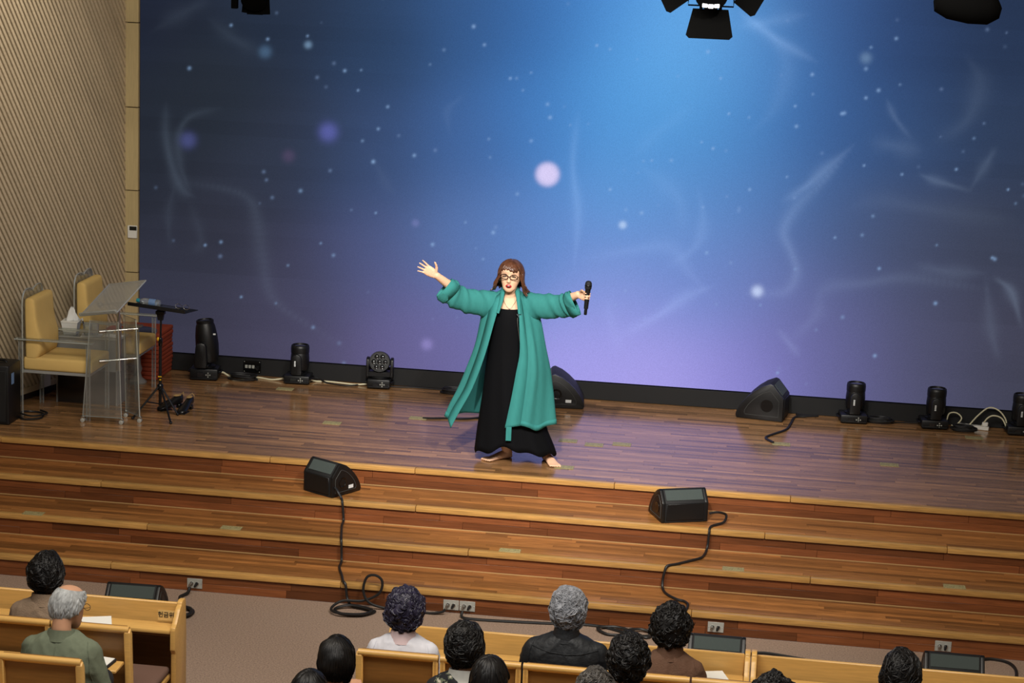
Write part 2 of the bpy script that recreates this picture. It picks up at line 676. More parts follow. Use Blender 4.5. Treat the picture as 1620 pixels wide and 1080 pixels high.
# ---- black base under the screen
mb = MB()
mb.box((-1.2, SY + 0.10, Z0 + 0.078), (8.75, 0.2, 0.154), bev=0.004)
tag(mb.build('baseboard_back', 'black_m'), kind='structure')

# ---- screen: an LED wall; its picture is a vertex-colour painting on the flat display
led = MB()
led.box((-1.2, SY + 0.17, Z0 + 0.157 + 1.95), (8.70, 0.3, 3.9), bev=0.01)
led = tag(led.build('led_screen', 'black_m'), 'huge LED wall showing blue space with white specks and smoke wisps behind the stage', 'screen')
NX, NZ = 720, 340
sx0, sx1, sz0, sz1 = -5.54, 3.12, Z0 + 0.165, Z0 + 0.157 + 3.88
gx, gz = np.meshgrid(np.linspace(sx0, sx1, NX), np.linspace(sz0, sz1, NZ))
Hm = np.array([[170.97992, -2.03667, 1173.86708], [8.31053, -180.42189, 759.78605], [-0.00673, -0.01163, 1.0]])
q = Hm @ np.stack([gx.ravel(), gz.ravel(), np.ones(gx.size)])
ax, ay = q[0] / q[2], q[1] / q[2]      # the picture's own drawing coordinates


def l3(r, g, b):
    return np.array([lin(r), lin(g), lin(b)])


SAMP = [(230, 20, 26, 33, 50), (230, 250, 32, 38, 50), (230, 480, 48, 50, 66), (330, 560, 60, 58, 76), (330, 380, 46, 49, 63), (330, 130, 34, 42, 53),
        (450, 40, 34, 46, 66), (460, 250, 44, 52, 70), (470, 450, 61, 62, 84), (480, 560, 74, 70, 96), (600, 60, 40, 62, 94), (600, 250, 54, 74, 112),
        (600, 420, 76, 86, 130), (620, 560, 96, 88, 132), (740, 40, 50, 86, 136), (740, 230, 62, 98, 154), (740, 390, 86, 116, 172), (700, 540, 110, 106, 164),
        (860, 40, 56, 108, 172), (860, 200, 66, 124, 192), (860, 380, 92, 134, 200), (980, 30, 74, 140, 210), (980, 160, 82, 154, 220), (980, 300, 90, 150, 214),
        (960, 450, 122, 148, 214), (940, 560, 164, 156, 232), (1040, 590, 170, 160, 234), (1080, 60, 104, 176, 238), (1090, 130, 94, 166, 228), (1100, 220, 78, 144, 208),
        (1090, 340, 96, 142, 204), (1080, 460, 112, 136, 204), (1160, 600, 142, 136, 212), (1180, 60, 84, 140, 204), (1190, 160, 68, 122, 186), (1200, 300, 78, 122, 182),
        (1200, 440, 104, 122, 182), (1260, 560, 112, 110, 172), (1300, 40, 56, 92, 148), (1310, 200, 56, 94, 150), (1310, 360, 70, 92, 136), (1330, 500, 88, 94, 136),
        (1360, 610, 96, 94, 138), (1430, 60, 42, 66, 108), (1430, 220, 50, 76, 118), (1430, 380, 66, 76, 104), (1460, 520, 74, 77, 104), (1480, 620, 76, 76, 102),
        (1560, 60, 34, 50, 78), (1560, 220, 44, 60, 88), (1560, 380, 57, 63, 82), (1590, 540, 62, 63, 80), (1620, 640, 62, 63, 80), (1700, 300, 46, 56, 78)]
num = np.zeros((ax.size, 3))
den = np.zeros(ax.size)
for px, py, r, g, b in SAMP:
    w = np.exp(-((ax - px) ** 2 + (ay - py) ** 2) / (2 * 68.0 ** 2)) + 1e-9
    num += w[:, None] * l3(r, g, b)
    den += w
img = num / den[:, None]


def soft(x, y, r, col, a, hard=2.0):
    global img
    d = np.sqrt((ax - x) ** 2 + (ay - y) ** 2) / r
    w = a * np.exp(-np.clip(d, 0, 6) ** hard)
    img = img * (1 - w[:, None]) + w[:, None] * l3(*col)


def wisp(pts, width, a, col=(190, 215, 245), seed=0):
    """one band of smoke along a curve, with a soft ragged side"""
    global img
    P = cr([(x, y, 0) for x, y in pts], 46)
    best = np.full(ax.size, 9.0)
    wt = np.zeros(ax.size)
    for i, p in enumerate(P):
        u = i / (len(P) - 1)
        ww = width * (0.55 + 0.6 * sin(pi * u) + 0.25 * sin(11 * u + seed))
        d = np.hypot(ax - p.x, ay - p.y) / max(ww, 1)
        e = sin(pi * min(max(u, 0.02), 0.98)) ** 0.6
        wt = np.maximum(wt, e * np.exp(-d ** 1.6))
    img = img + (a * wt)[:, None] * l3(*col)


for i, (pts, w, a) in enumerate([
        ([(262, 165), (262, 215), (272, 265), (288, 300), (308, 312)], 7, .035), ([(345, 172), (300, 185), (282, 215), (285, 262), (300, 300)], 6, .025),
        ([(285, 288), (340, 296), (390, 312), (405, 345), (415, 410), (430, 470), (480, 510), (540, 545)], 9, .022), ([(275, 295), (266, 340), (268, 390)], 6, .014),
        ([(240, 50), (290, 20), (330, 0)], 10, .015), ([(330, 30), (370, 62), (410, 82)], 9, .016), ([(300, 320), (318, 380), (305, 400)], 7, .012),
        ([(914, 180), (906, 260), (914, 340), (908, 430)], 6, .07), ([(735, 150), (708, 175), (712, 215)], 5, .018), ([(585, 240), (610, 290), (622, 305)], 6, .012),
        ([(1350, 230), (1310, 265), (1275, 295), (1240, 318)], 7, .09), ([(1345, 240), (1300, 290), (1262, 325), (1240, 365), (1252, 400), (1260, 432), (1240, 462), (1180, 464)], 8, .07),
        ([(1170, 20), (1205, 45), (1240, 70), (1292, 98)], 7, .10), ([(1165, 42), (1220, 34), (1280, 22)], 9, .05), ([(1190, 40), (1230, 75), (1245, 110), (1225, 170), (1190, 210)], 12, .03),
        ([(1455, 276), (1480, 286), (1535, 302)], 5, .06), ([(1535, 300), (1560, 260), (1575, 235)], 6, .04), ([(1402, 155), (1415, 185), (1440, 218)], 4, .05),
        ([(1340, 330), (1390, 318), (1450, 328), (1530, 340), (1610, 350)], 12, .02), ([(1380, 225), (1420, 232), (1460, 240)], 12, .035), ([(1480, 225), (1530, 190), (1550, 130), (1530, 90)], 13, .025),
        ([(1575, 440), (1600, 462), (1616, 515)], 6, .07), ([(1560, 440), (1568, 520), (1580, 570)], 8, .03), ([(1300, 470), (1290, 500), (1250, 540)], 9, .03),
        ([(1290, 478), (1310, 455), (1370, 448), (1440, 440), (1560, 458)], 9, .035), ([(1230, 520), (1250, 545), (1266, 565)], 5, .05), ([(985, 530), (1040, 500), (1085, 470), (1130, 452)], 8, .07),
        ([(925, 410), (1000, 396), (1060, 392), (1090, 430), (1125, 470)], 10, .04), ([(1105, 300), (1112, 350), (1100, 390), (1060, 420)], 8, .045), ([(1010, 262), (1050, 290), (1075, 320), (1080, 370)], 12, .03),
        ([(1000, 250), (1040, 210), (1100, 165)], 10, .02), ([(960, 470), (970, 520), (985, 560)], 9, .025), ([(1450, 420), (1500, 430), (1560, 432)], 8, .03)]):
    wisp(pts, w, a * 1.3, seed=i)
rs = random.Random(11)
for x, y, r, c, a in [(866, 276, 19, (216, 206, 246), .97), (519, 209, 15, (92, 98, 172), .75), (297, 222, 13, (78, 84, 140), .6), (675, 545, 9, (150, 140, 205), .6), (456, 247, 10, (86, 72, 104), .5),
                      (419, 82, 10, (78, 108, 140), .6), (487, 71, 6, (110, 140, 170), .8), (985, 356, 6, (190, 215, 250), .7), (1198, 461, 9, (200, 215, 250), .8), (657, 353, 6, (110, 120, 175), .7), (1370, 92, 9, (110, 140, 175), .6)]:
    soft(x, y, r, c, a, 6.0 if r > 17 else 2.6)
stars = [(365, 40), (299, 108), (423, 62), (486, 57), (545, 112), (571, 111), (566, 143), (702, 79), (749, 42), (766, 71), (680, 102), (817, 124), (827, 143), (840, 115), (807, 124), (613, 169),
         (598, 204), (573, 223), (590, 256), (655, 246), (773, 220), (775, 249), (818, 307), (840, 223), (870, 186), (902, 198), (866, 165), (475, 302), (594, 337), (527, 404), (507, 385), (684, 387),
         (455, 420), (436, 480), (495, 518), (349, 383), (324, 388), (381, 470), (764, 410), (736, 352), (780, 368), (944, 72), (965, 78), (1120, 82), (1153, 180), (1185, 186), (1062, 254), (1018, 255),
         (1031, 254), (1140, 124), (1378, 75), (1370, 109), (1370, 155), (1424, 134), (1390, 143), (1286, 149), (1285, 118), (1258, 168), (1336, 179), (1541, 219), (1367, 262), (1427, 276), (1513, 268),
         (1381, 342), (1321, 376), (1482, 388), (1391, 425), (1364, 372), (1333, 502), (1203, 483), (1258, 426), (1112, 328), (990, 332), (965, 300), (1015, 337), (1118, 400), (1607, 322), (1595, 300),
         (1332, 180), (1245, 280), (1186, 300), (1128, 235), (1110, 225), (1260, 200), (1418, 61), (1384, 563), (1230, 590), (1480, 480), (1570, 408), (1574, 410)]
for x, y in stars:
    soft(x, y, rs.uniform(1.8, 2.9), (150, 186, 232), rs.uniform(.25, .6))
for i in range(70):
    soft(rs.uniform(230, 1700), rs.uniform(-10, 640), rs.uniform(1.6, 3.0), (150, 180, 228), rs.uniform(.08, .25))
# the panel rows of the wall differ a little in drive
rowv = np.random.RandomState(3).uniform(-1, 1, 40)
band = rowv[np.clip(((gz.ravel() - sz0) / 0.125).astype(int), 0, 39)]
dark = np.clip(1 - img.mean(1) / 0.12, 0, 1)
img *= (1 + 0.10 * band * dark)[:, None]
verts = np.stack([gx.ravel(), np.full(gx.size, SY + 0.012), gz.ravel()], 1)
ii = (np.arange(NZ - 1)[:, None] * NX + np.arange(NX - 1)[None, :]).ravel()
faces = np.stack([ii, ii + 1, ii + NX + 1, ii + NX], 1)
me = bpy.data.meshes.new('display')
me.vertices.add(len(verts))
me.vertices.foreach_set('co', verts.ravel())
me.loops.add(faces.size)
me.loops.foreach_set('vertex_index', faces.ravel())
me.polygons.add(len(faces))
me.polygons.foreach_set('loop_start', np.arange(0, faces.size, 4))
me.update(calc_edges=True)
ca = me.color_attributes.new('picture', 'FLOAT_COLOR', 'POINT')
ca.data.foreach_set('color', np.concatenate([img, np.ones((len(img), 1))], 1).ravel())
m = bpy.data.materials.new('led_picture')
m.use_nodes = True
t = NT(m)
at = t.add('ShaderNodeAttribute', attribute_name='picture')
tc = t.add('ShaderNodeTexCoord')
nz = t.add('ShaderNodeTexNoise', i_Scale=150.0, i_Detail=2.0)
t.link(tc.outputs['Object'], nz.inputs['Vector'])
mr = t.add('ShaderNodeMapRange')
mr.inputs[1].default_value, mr.inputs[2].default_value, mr.inputs[3].default_value, mr.inputs[4].default_value = .3, .7, .9, 1.1
t.link(nz.outputs[0], mr.inputs[0])
t.b.inputs['Base Color'].default_value = (0.004, 0.004, 0.005, 1)
t.b.inputs['Roughness'].default_value = 0.7
t.b.inputs['Specular IOR Level'].default_value = 0.1
t.link(at.outputs['Color'], t.b.inputs['Emission Color'])
t.link(mr.outputs[0], t.b.inputs['Emission Strength'])
M_['led'] = m
link('display', me, 'led', led)

# ---- left wall: slatted timber, splayed towards the hall, standing on the stage
WA, WB = V((-5.633, 2.675, 0)), V((-6.001, 1.308, 0))
wd = (WB - WA).normalized()                    # along the wall, towards the hall
wn = V((-wd.y, wd.x, 0))                       # into the room
if wn.x < 0:
    wn = -wn
WLEN, WH0, WH1 = 6.2, 0.0, 6.0
WM = frame(WA, wd, V((0, 0, 1)), wn)           # local: x along wall, y up, z into room
mb = MB()
mb.box((1.38, (Z0 + 6.5) / 2 + 0.001, -0.09), (2.86, 6.5 - Z0 - 0.002, 0.1), WM)
wall = tag(mb.build('wall_left', 'slat_back'), kind='structure')
# slats lean 57 degrees; each is clipped to the panel rectangle
ang = radians(57)
pitch = 0.0455
du = V((cos(ang), sin(ang)))
dn = V((-sin(ang), cos(ang)))
x0, x1, y0, y1 = 0.0, 2.6, Z0 + 0.11, 5.0
kmin, kmax = None, None
vals = [V((x, y)).dot(dn) for x in (x0, x1) for y in (y0, y1)]
k = math.ceil(min(vals) / pitch)
nsl = 0
while k * pitch < max(vals):
    c = dn * (k * pitch)
    lo, hi = -99, 99
    for a in range(2):
        mn, mx = (x0, x1) if a == 0 else (y0, y1)
        ta, tb = (mn - c[a]) / du[a], (mx - c[a]) / du[a]
        lo, hi = max(lo, min(ta, tb)), min(hi, max(ta, tb))
    if hi - lo > 0.02:
        mid = c + du * (lo + hi) / 2
        b = MB()
        b.box((0, 0, 0), (hi - lo, 0.0265, 0.034))
        o = b.build('slat', 'slat', wall)
        o.matrix_world = WM @ T(mid.x, mid.y, -0.028) @ RZ(ang)
        nsl += 1
    k += 1
mb = MB()
mb.box(((x0 + x1) / 2, Z0 + 0.085, -0.025), (x1 - x0, 0.05, 0.04), WM)
mb.build('bottom_rail', 'slat', wall)
mb = MB()
mb.box(((x0 + x1) / 2, Z0 + 0.0325, -0.035), (x1 - x0, 0.06, 0.02), WM)
mb.build('skirting', 'stage_core', wall)
mb = MB()
mb.box((1.27, Z0 + 0.125, -0.004), (0.14, 0.12, 0.02), WM, bev=0.004)
mb.build('white_access_panel', 'white_p', wall)
mb = MB()
mb.box((1.27, Z0 + 0.034, -0.012), (0.16, 0.06, 0.03), WM)
mb.build('black_base_block', 'black_m', wall)

# plain side walls of the hall, beyond the ends of stage and pews
M_['hall_wall'] = mat('hall_wall', rgb(150, 134, 108), 0.8, var=0.05)
mb = MB()
mb.box((-7.05, -4.85, 3.3), (0.1, 9.3, 6.56))
mb.box((-6.72, -0.15, (Z0 + 6.58) / 2), (0.58, 0.08, 6.58 - Z0 - 0.02))
tag(mb.build('wall_left_hall', 'hall_wall'), kind='structure')
mb = MB()
mb.box((3.42, -3.2, 3.3), (0.1, 12.4, 6.56))
tag(mb.build('wall_right', 'hall_wall'), kind='structure')

# ---- timber trim beside the screen, of stacked panels
trim = MB()
trim.box((-5.60, SY + 0.04, 3.1), (0.13, 0.06, 5.0))
trim = tag(trim.build('trim_1', 'slat_back'), kind='structure')
for zc in range(-1, 5):
    a = 1.523 + 0.745 * zc
    z_lo, z_hi = max(a, Z0 + 0.01), a + 0.745
    b = MB()
    b.box((0, 0, 0), (0.125, 0.04, z_hi - z_lo - 0.008), bev=0.002)
    b.build('panel', 'trim', trim, loc=(-5.600, SY - 0.01, (z_lo + z_hi) / 2))
th = thing('thermostat', 'small white wall controller with dark display on the timber trim', 'thermostat', (-5.585, SY - 0.031, 1.896))
mb = MB()
mb.box((0, -0.009, 0), (0.088, 0.018, 0.115), bev=0.004)
mb.build('housing', 'white_p', th)
mb = MB()
mb.box((0.008, -0.0185, 0.033), (0.066, 0.003, 0.036))
mb.build('display', 'lcd', th)

# ================================================================== STAGE EQUIPMENT
def place_mat(o, M):
    o.matrix_local = M


def tube_obj(name, pts, r, m, n=60, parent=None, closed=False, sides=7):
    b = MB()
    b.tube(cr(pts, n, closed), r, sides, closed=closed)
    return b.build(name, m, parent)


# ---- wedge monitors -------------------------------------------------
def make_wedge(label, loc, rz, w=0.36, s=1.0, group=None, sticker=False):
    """local: vertical face at y=0 looking to -y, ridge behind it, long curved back running to +y"""
    t_ = thing('wedge_monitor', label, 'speaker', loc, rz, group)
    P = [(0, 0.0), (0, .155), (.012, .17), (.075, .243), (.095, .25), (.15, .226), (.20, .19), (.245, .147), (.285, .096), (.312, .045), (.317, .02), (.308, 0.0)]
    P = [(y * s, z * s) for y, z in P]
    SW = frame((0, 0, 0), V((0, 1, 0)), V((0, 0, 1)), V((1, 0, 0)))
    b = MB()
    b.prism(P, w - 0.05, SW, 0.003)
    b.build('cabinet', 'black_m', t_)
    for sg in (-1, 1):
        b = MB()
        b.prism(P, 0.026, T(sg * (w / 2 - 0.012), 0, 0) @ SW, 0.005)
        c = b.build('side_cheek', 'black', t_)
        # recessed panel outline and hand hole on the cheek
        Q = [(y * .72 + .03 * s, z * .68 + .03 * s) for y, z in P]
        b = MB()
        xx = sg * (w / 2 + 0.0015)
        b.tube([(xx, y, z) for y, z in Q], 0.0022, 5, closed=True)
        b.build('raised_outline', 'outline', c)
        b = MB()
        M = T(xx, .11 * s, .10 * s) @ RY(pi / 2)
        b.lathe([(.042 * s, -.004), (.042 * s, .003), (.034 * s, .004), (.028 * s, -.001), (.012 * s, -.001)], 18, M)
        b.build('pole_cup', 'black_g', c)
        if sticker and sg == sticker:
            b = MB()
            b.box((xx + sg * .002, .20 * s, .055 * s), (.002, .05, .026))
            b.build('sticker', 'label', t_)
    # sloping grille
    a, c = V((0, .012 * s, .17 * s)), V((0, .075 * s, .243 * s))
    u = (c - a).normalized()
    n = V((0, -u.z, u.y))
    b = MB()
    b.box((0, 0, 0.002), (w - .07, (c - a).length * .92, .006), frame((a + c) / 2, V((1, 0, 0)), u, n), bev=.002)
    b.build('grille', 'grille', t_)
    b = MB()
    b.box((0, -.003, .085 * s), (w - .07, .008, .13 * s), bev=.002)
    b.build('front_grille', 'black', t_)
    for sg in (-1, 1):
        b = MB()
        for yy in (.03 * s, .24 * s):
            b.box((sg * (w / 2 - .04), yy, .0015), (.03, .03, .009))
        b.build('rubber_feet', 'black_g', t_)
    return t_


e = 0.003
make_wedge('black wedge monitor on the step to the left with its cable side facing the hall', (-3.165, -0.345, 3 * H + e), radians(-31), .30, 1.0, sticker=1)
make_wedge('black wedge monitor on the step to the right with greenish sloping grille', (-0.40, -0.335, 3 * H + e), radians(22.7), .36, .95)
make_wedge('black wedge monitor standing on the stage behind the singer', (-1.80, 2.42, Z0 + e), radians(-84), .36, 1.2, sticker=1)
make_wedge('black wedge monitor on stage by the screen base with a round cup on its cheek', (0.335, 2.47, Z0 + e), radians(80), .30, 1.30)
make_wedge('black floor wedge on the carpet behind the front left pew desk', (-4.05, -2.10, e), 0.04, .37, 1.0)
make_wedge('black floor wedge on the carpet below the middle right socket plate', (-0.09, -2.15, e), 0.0, .37, 1.0)
make_wedge('black floor wedge on the carpet at the right end of the steps', (1.44, -2.11, e), 0.0, .38, 1.0)


# ---- moving head lights ----------------------------------------------
def mh_base(t_, w, d, h):
    b = MB()
    b.box((0, 0, h / 2 + .008), (w, d, h), bev=.012, seg=2)
    b.box((0, 0, .02), (w * .94, d * 1.06, .02), bev=.005)
    base = b.build('base', 'black', t_)
    b = MB()
    b.box((-w * .12, -d / 2 - .002, h * .55), (w * .24, .006, h * .5), bev=.002)
    b.build('display', 'lens', base)
    b = MB()
    for i in range(5):
        a = 2 * pi * i / 5
        r = 0 if i == 4 else .017
        b.box((w * .16 + r * cos(pi / 2 * i), -d / 2 - .003, h * .55 + r * sin(pi / 2 * i)), (.011, .006, .011), bev=.002)
    b.build('buttons', 'alu', base)
    for sg in (-1, 1):
        b = MB()
        b.tube([(sg * w / 2, -d * .3, h * .7), (sg * (w / 2 + .018), -d * .2, h * .7), (sg * (w / 2 + .018), d * .2, h * .7), (sg * w / 2, d * .3, h * .7)], .008, 6)
        b.build('handle', 'black', base)


def make_beam(label, loc, rz, s=1.0, tilt=0.0, group=None, first=[None]):
    if first[0] is not None:
        return dup(first[0], loc, rz, label, group)
    t_ = thing('moving_head_light', label, 'stage light', loc, rz, group)
    mh_base(t_, .232, .205, .072)
    b = MB()
    b.lathe([(.07, .075), (.075, .082), (.075, .09), (.06, .095)], 24)
    b.build('turntable', 'black', t_)
    for sg in (-1, 1):
        b = MB()
        b.prism([(-.045, 0), (.045, 0), (.047, .03), (.043, .15), (.03, .178), (0, .19), (-.03, .178), (-.043, .15), (-.047, .03)], .03,
                T(0, sg * .102, .088) @ frame((0, 0, 0), V((1, 0, 0)), V((0, 0, 1)), V((0, -1, 0))), .006)
        arm = b.build('yoke_arm', 'black', t_)
        b = MB()
        for i in range(4):
            b.box((-.012, sg * .1185, .175 + i * .013), (.014, .003, .009))
        b.build('emblem', 'label', arm)
    b = MB()
    b.box((0, 0, .1), (.088, .2, .022), bev=.005)
    b.build('yoke_bridge', 'black', t_)
    M = T(0.012, 0, .22) @ RY(tilt)
    b = MB()
    b.lathe([(.06, -.10), (.076, -.095), (.083, -.05), (.084, .0), (.08, .048), (.078, .054), (.082, .056), (.083, .10), (.079, .122), (.072, .128), (.067, .128), (.065, .118)], 28, M)
    head = b.build('head', 'black', t_)
    b = MB()
    b.lathe([(.065, .117), (.03, .122), (.004, .124)], 24, M)
    b.build('lens', 'lens', head)
    first[0] = t_
    return t_


g = 'small moving heads along the screen base'
make_beam('small black moving head light between the big moving head and the lens cluster light', (-4.01, 2.54, Z0 + .001), 0.05, group=g)
make_beam('small black moving head light right of the wedge monitor, third from right edge', (0.915, 2.55, Z0 + .001), 0.09, group=g)
make_beam('small black moving head light with white cable loops to its right', (1.605, 2.56, Z0 + .001), 0.09, group=g)
make_beam('small black moving head light cut by the right edge of the photo', (2.33, 2.55, Z0 + .001), 0.09, group=g)

big = thing('big_moving_head_light', 'large black moving head light standing beside the red cushion stack', 'stage light', (-4.84, 2.44, Z0 + .001), 0.12)
mh_base(big, .25, .21, .10)
b = MB()
b.lathe([(.085, .105), (.09, .115), (.09, .122), (.07, .126)], 24)
b.build('turntable', 'black', big)
for sg in (-1, 1):
    b = MB()
    b.prism([(-.06, 0), (.05, 0), (.055, .05), (.045, .20), (.03, .225), (0, .235), (-.035, .225), (-.05, .2), (-.062, .05)], .05,
            T(-.02, sg * .118, .118) @ frame((0, 0, 0), V((1, 0, 0)), V((0, 0, 1)), V((0, -1, 0))), .014)
    b.build('yoke_arm', 'black', big)
b = MB()
b.box((-.01, 0, .135), (.11, .24, .03), bev=.008)
b.build('yoke_bridge', 'black', big)
b = MB()
M = T(.01, 0, .34) @ RY(radians(-6))
b.lathe([(.05, -.19), (.082, -.18), (.098, -.12), (.103, -.03), (.098, .06), (.086, .14), (.075, .17), (.078, .172), (.078, .192), (.07, .2), (.062, .2), (.06, .19)], 30, M)
hd = b.build('head', 'black', big)
b = MB()
b.lathe([(.06, .188), (.03, .196), (.003, .198)], 24, M)
b.build('lens', 'lens', hd)
b = MB()
b.box((.072, -.075, .42), (.022, .004, .014), RZ(0.2))
b.build('emblem', 'label', hd)

wash = thing('wash_light', 'black moving wash light with a cluster of seven round lenses facing the hall', 'stage light', (-3.275, 2.58, Z0 + .001), 0.08)
mh_base(wash, .205, .19, .08)
b = MB()
b.lathe([(.07, .084), (.078, .09), (.078, .1), (.06, .104)], 24)
b.build('turntable', 'black', wash)
for sg in (-1, 1):
    b = MB()
    b.prism([(-.05, 0), (.05, 0), (.05, .1), (.042, .155), (.022, .172), (-.022, .172), (-.042, .155), (-.05, .1)], .026,
            T(sg * .108, 0, .1) @ frame((0, 0, 0), V((0, 1, 0)), V((0, 0, 1)), V((1, 0, 0))), .006)
    b.build('yoke_arm', 'black', wash)
b = MB()
b.box((0, 0, .125), (.2, .10, .05), bev=.006)
b.build('yoke_bridge', 'black', wash)
M = T(0, 0, .232) @ RX(radians(78))
b = MB()
b.lathe([(.05, -.09), (.078, -.08), (.092, -.03), (.094, .05), (.09, .06), (.084, .06), (.082, .054)], 28, M)
hd = b.build('head', 'black', wash)
for i in range(7):
    r = 0 if i == 6 else .052
    b = MB()
    b.lathe([(.025, .05), (.025, .059), (.021, .06), (.012, .066), (.002, .068)], 16, M @ T(r * cos(i * pi / 3), r * sin(i * pi / 3), 0))
    ln_ = b.build('lens', 'lens', hd)
    b = MB()
    b.lathe([(.0255, .058), (.0258, .061), (.0232, .0612), (.0228, .0595)], 16, M @ T(r * cos(i * pi / 3), r * sin(i * pi / 3), 0), caps=False)
    b.build('lens_rim', 'outline', ln_)

# ---- powered speaker at the left edge -------------------------------------
sp = thing('powered_speaker', 'black loudspeaker cabinet on stage in front of the slatted wall', 'speaker', (-6.02, 0.50, Z0), 0.0)
b = MB()
b.box((0, 0, .245), (.31, .27, .49), bev=.018, seg=2)
b.build('cabinet', 'black', sp)
b = MB()
b.box((0, -.137, .235), (.265, .012, .42), bev=.004)
b.build('grille', 'black_m', sp)
b = MB()
b.tube([(-.09, 0, .488), (-.07, 0, .505), (.07, 0, .505), (.09, 0, .488)], .011, 8)
b.build('handle', 'black_g', sp)
b = MB()
b.box((.156, -.05, .37), (.003, .05, .09))
b.build('label_sheet', 'blue_l', sp)
b = MB()
b.lathe([(.013, 0), (.013, .004), (.009, .004), (.009, .001)], 16, T(.03, -.143, .06) @ RX(pi / 2))
b.build('badge', 'alu', sp)
tag(tube_obj('speaker_cable', [(-5.87, .60, Z0 + .015), (-5.80, .55, Z0 + .012), (-5.70, .62, Z0 + .012), (-5.74, .78, Z0 + .012), (-5.86, .80, Z0 + .015), (-5.90, .68, Z0 + .03), (-5.76, .60, Z0 + .03), (-5.68, .72, Z0 + .03), (-5.78, .84, Z0 + .02)], .008, 'cable', 70),
    'black cable heap on stage beside the loudspeaker cabinet', 'cable')


# ---- acrylic chairs ------------------------------------------------------------
def make_chair(label, loc, rz):
    """faces +x; width along y"""
    t_ = thing('acrylic_chair', label, 'chair', loc, rz)
    w, d = .47, .60
    for sg in (-1, 1):
        y = sg * w / 2
        nm = 'side_frame'
        for q in (-1, 1):
            b = MB()
            b.box((q * (d / 2 - .015), y, .32), (.03, .018, .64))
            lg = b.build('leg', 'acrylic', t_)
            for qq in (.001, .03):
                b = MB()
                b.box((q * (d / 2 - qq), y, .32), (.003, .019, .64))
                b.build('bright_edge', 'acrylic_e', lg)
        b = MB()
        b.box((0.0, y, .645), (d + .06, .055, .018), bev=.006, seg=2)
        ar = b.build('armrest', 'acrylic', t_)
        b = MB()
        b.tube([(-d / 2 - .03, y - .027, .645), (d / 2 + .03, y - .027, .645), (d / 2 + .03, y + .027, .645), (-d / 2 - .03, y + .027, .645)], .0045, 6, closed=True)
        b.build('bright_edge', 'acrylic_e', ar)
    b = MB()
    b.box((0, 0, .375), (d - .02, w - .02, .022))
    b.build('seat_plate', 'acrylic_e', t_)
    # backrest sheet with scalloped top
    poly = [(-w / 2, .36), (w / 2, .36)]
    for i in range(0, 31):
        u = i / 30
        y = w / 2 - w * u
        if i < 15:
            a = u * 2
        else:
            a = (1 - u) * 2
        z = .99 + .05 * sqrt(max(0, 1 - (2 * a - 1.0) ** 2)) + (.0 if a < .93 else .012)
        if a < .25:
            z -= .05 * (1 - a / .25) ** 2
        poly.append((y, z))
    b = MB()
    b.prism(poly, .016, T(-d / 2 + .03, 0, 0) @ frame((0, 0, 0), V((0, 1, 0)), V((-.0, 0, 1)), V((1, 0, 0))))
    b.build('back_sheet', 'acrylic', t_)
    b = MB()
    b.tube([(-d / 2 + .03, y, z) for y, z in poly[1:]] + [(-d / 2 + .03, -w / 2, .36)], .006, 6)
    b.build('sheet_edge', 'acrylic_e', t_)
    b = MB()
    b.box((.02, 0, .44), (d - .02, w - .02, .108), bev=.022, seg=3)
    b.build('seat_cushion', 'yellow', t_)
    # back cushion: leaning, thicker towards the waist
    rings = []
    for z, x0, x1 in [(.49, -.252, -.15), (.50, -.26, -.135), (.56, -.262, -.118), (.66, -.262, -.12), (.74, -.262, -.145), (.82, -.262, -.16), (.94, -.262, -.168), (.965, -.258, -.175), (.975, -.245, -.19)]:
        r = []
        cx, hx, hy = (x0 + x1) / 2, (x1 - x0) / 2, w / 2 - .012
        for k in range(28):
            a = 2 * pi * k / 28
            ca, sa = cos(a), sin(a)
            r.append((cx + hx * math.copysign(abs(ca) ** .35, ca), hy * math.copysign(abs(sa) ** .22, sa), z))
        rings.append(r)
    b = MB()
    b.loft(rings)
    b.build('back_cushion', 'yellow', t_, sharp=60)
    return t_


make_chair('clear acrylic armchair with yellow cushions nearest the loudspeaker cabinet', (-5.605, .93, Z0), radians(0))
make_chair('clear acrylic armchair with yellow cushions between the tissue box and the red cushions', (-5.455, 1.735, Z0), radians(0))

# ---- clear side table between them ---------------------------------------
tb = thing('acrylic_table', 'clear acrylic side table with frosted base between the two yellow cushioned chairs', 'table', (-5.52, 1.335, Z0), 0.0)
b = MB()
b.box((0, 0, .572), (.58, .26, .016), bev=.003)
b.build('tabletop', 'acrylic_e', tb)
b = MB()
b.box((0, -.115, .43), (.54, .012, .27))
b.build('upper_front', 'frost', tb)
b = MB()
b.box((.26, 0, .28), (.012, .22, .56))
b.build('side_panel', 'frost', tb)
b = MB()
b.box((-.26, 0, .28), (.012, .22, .56))
b.build('side_panel', 'frost', tb)
b = MB()
b.box((0, -.10, .15), (.50, .012, .29))
b.build('shaded_lower_front', 'smoked_shade', tb)  # dark colour paints the shade below the chair seat onto the frosted box
ztab = Z0 + .5805
tx = thing('tissue_box', 'white square tissue box with a tissue standing up on the clear table', 'tissue box', (-5.685, 1.315, ztab), 0.1)
b = MB()
rings = []
for z, h_ in [(0, .052), (.06, .062), (.105, .07)]:
    rings.append([(sx * h_, sy * h_, z) for sx, sy in ((-1, -1), (1, -1), (1, 1), (-1, 1))])
b.loft(rings)
b.build('box', 'tissue', tx)
b = MB()
b.box((0, 0, .108), (.148, .148, .012), bev=.004)
b.build('lid', 'paper', tx)
b = MB()
rings = []
rr = random.Random(2)
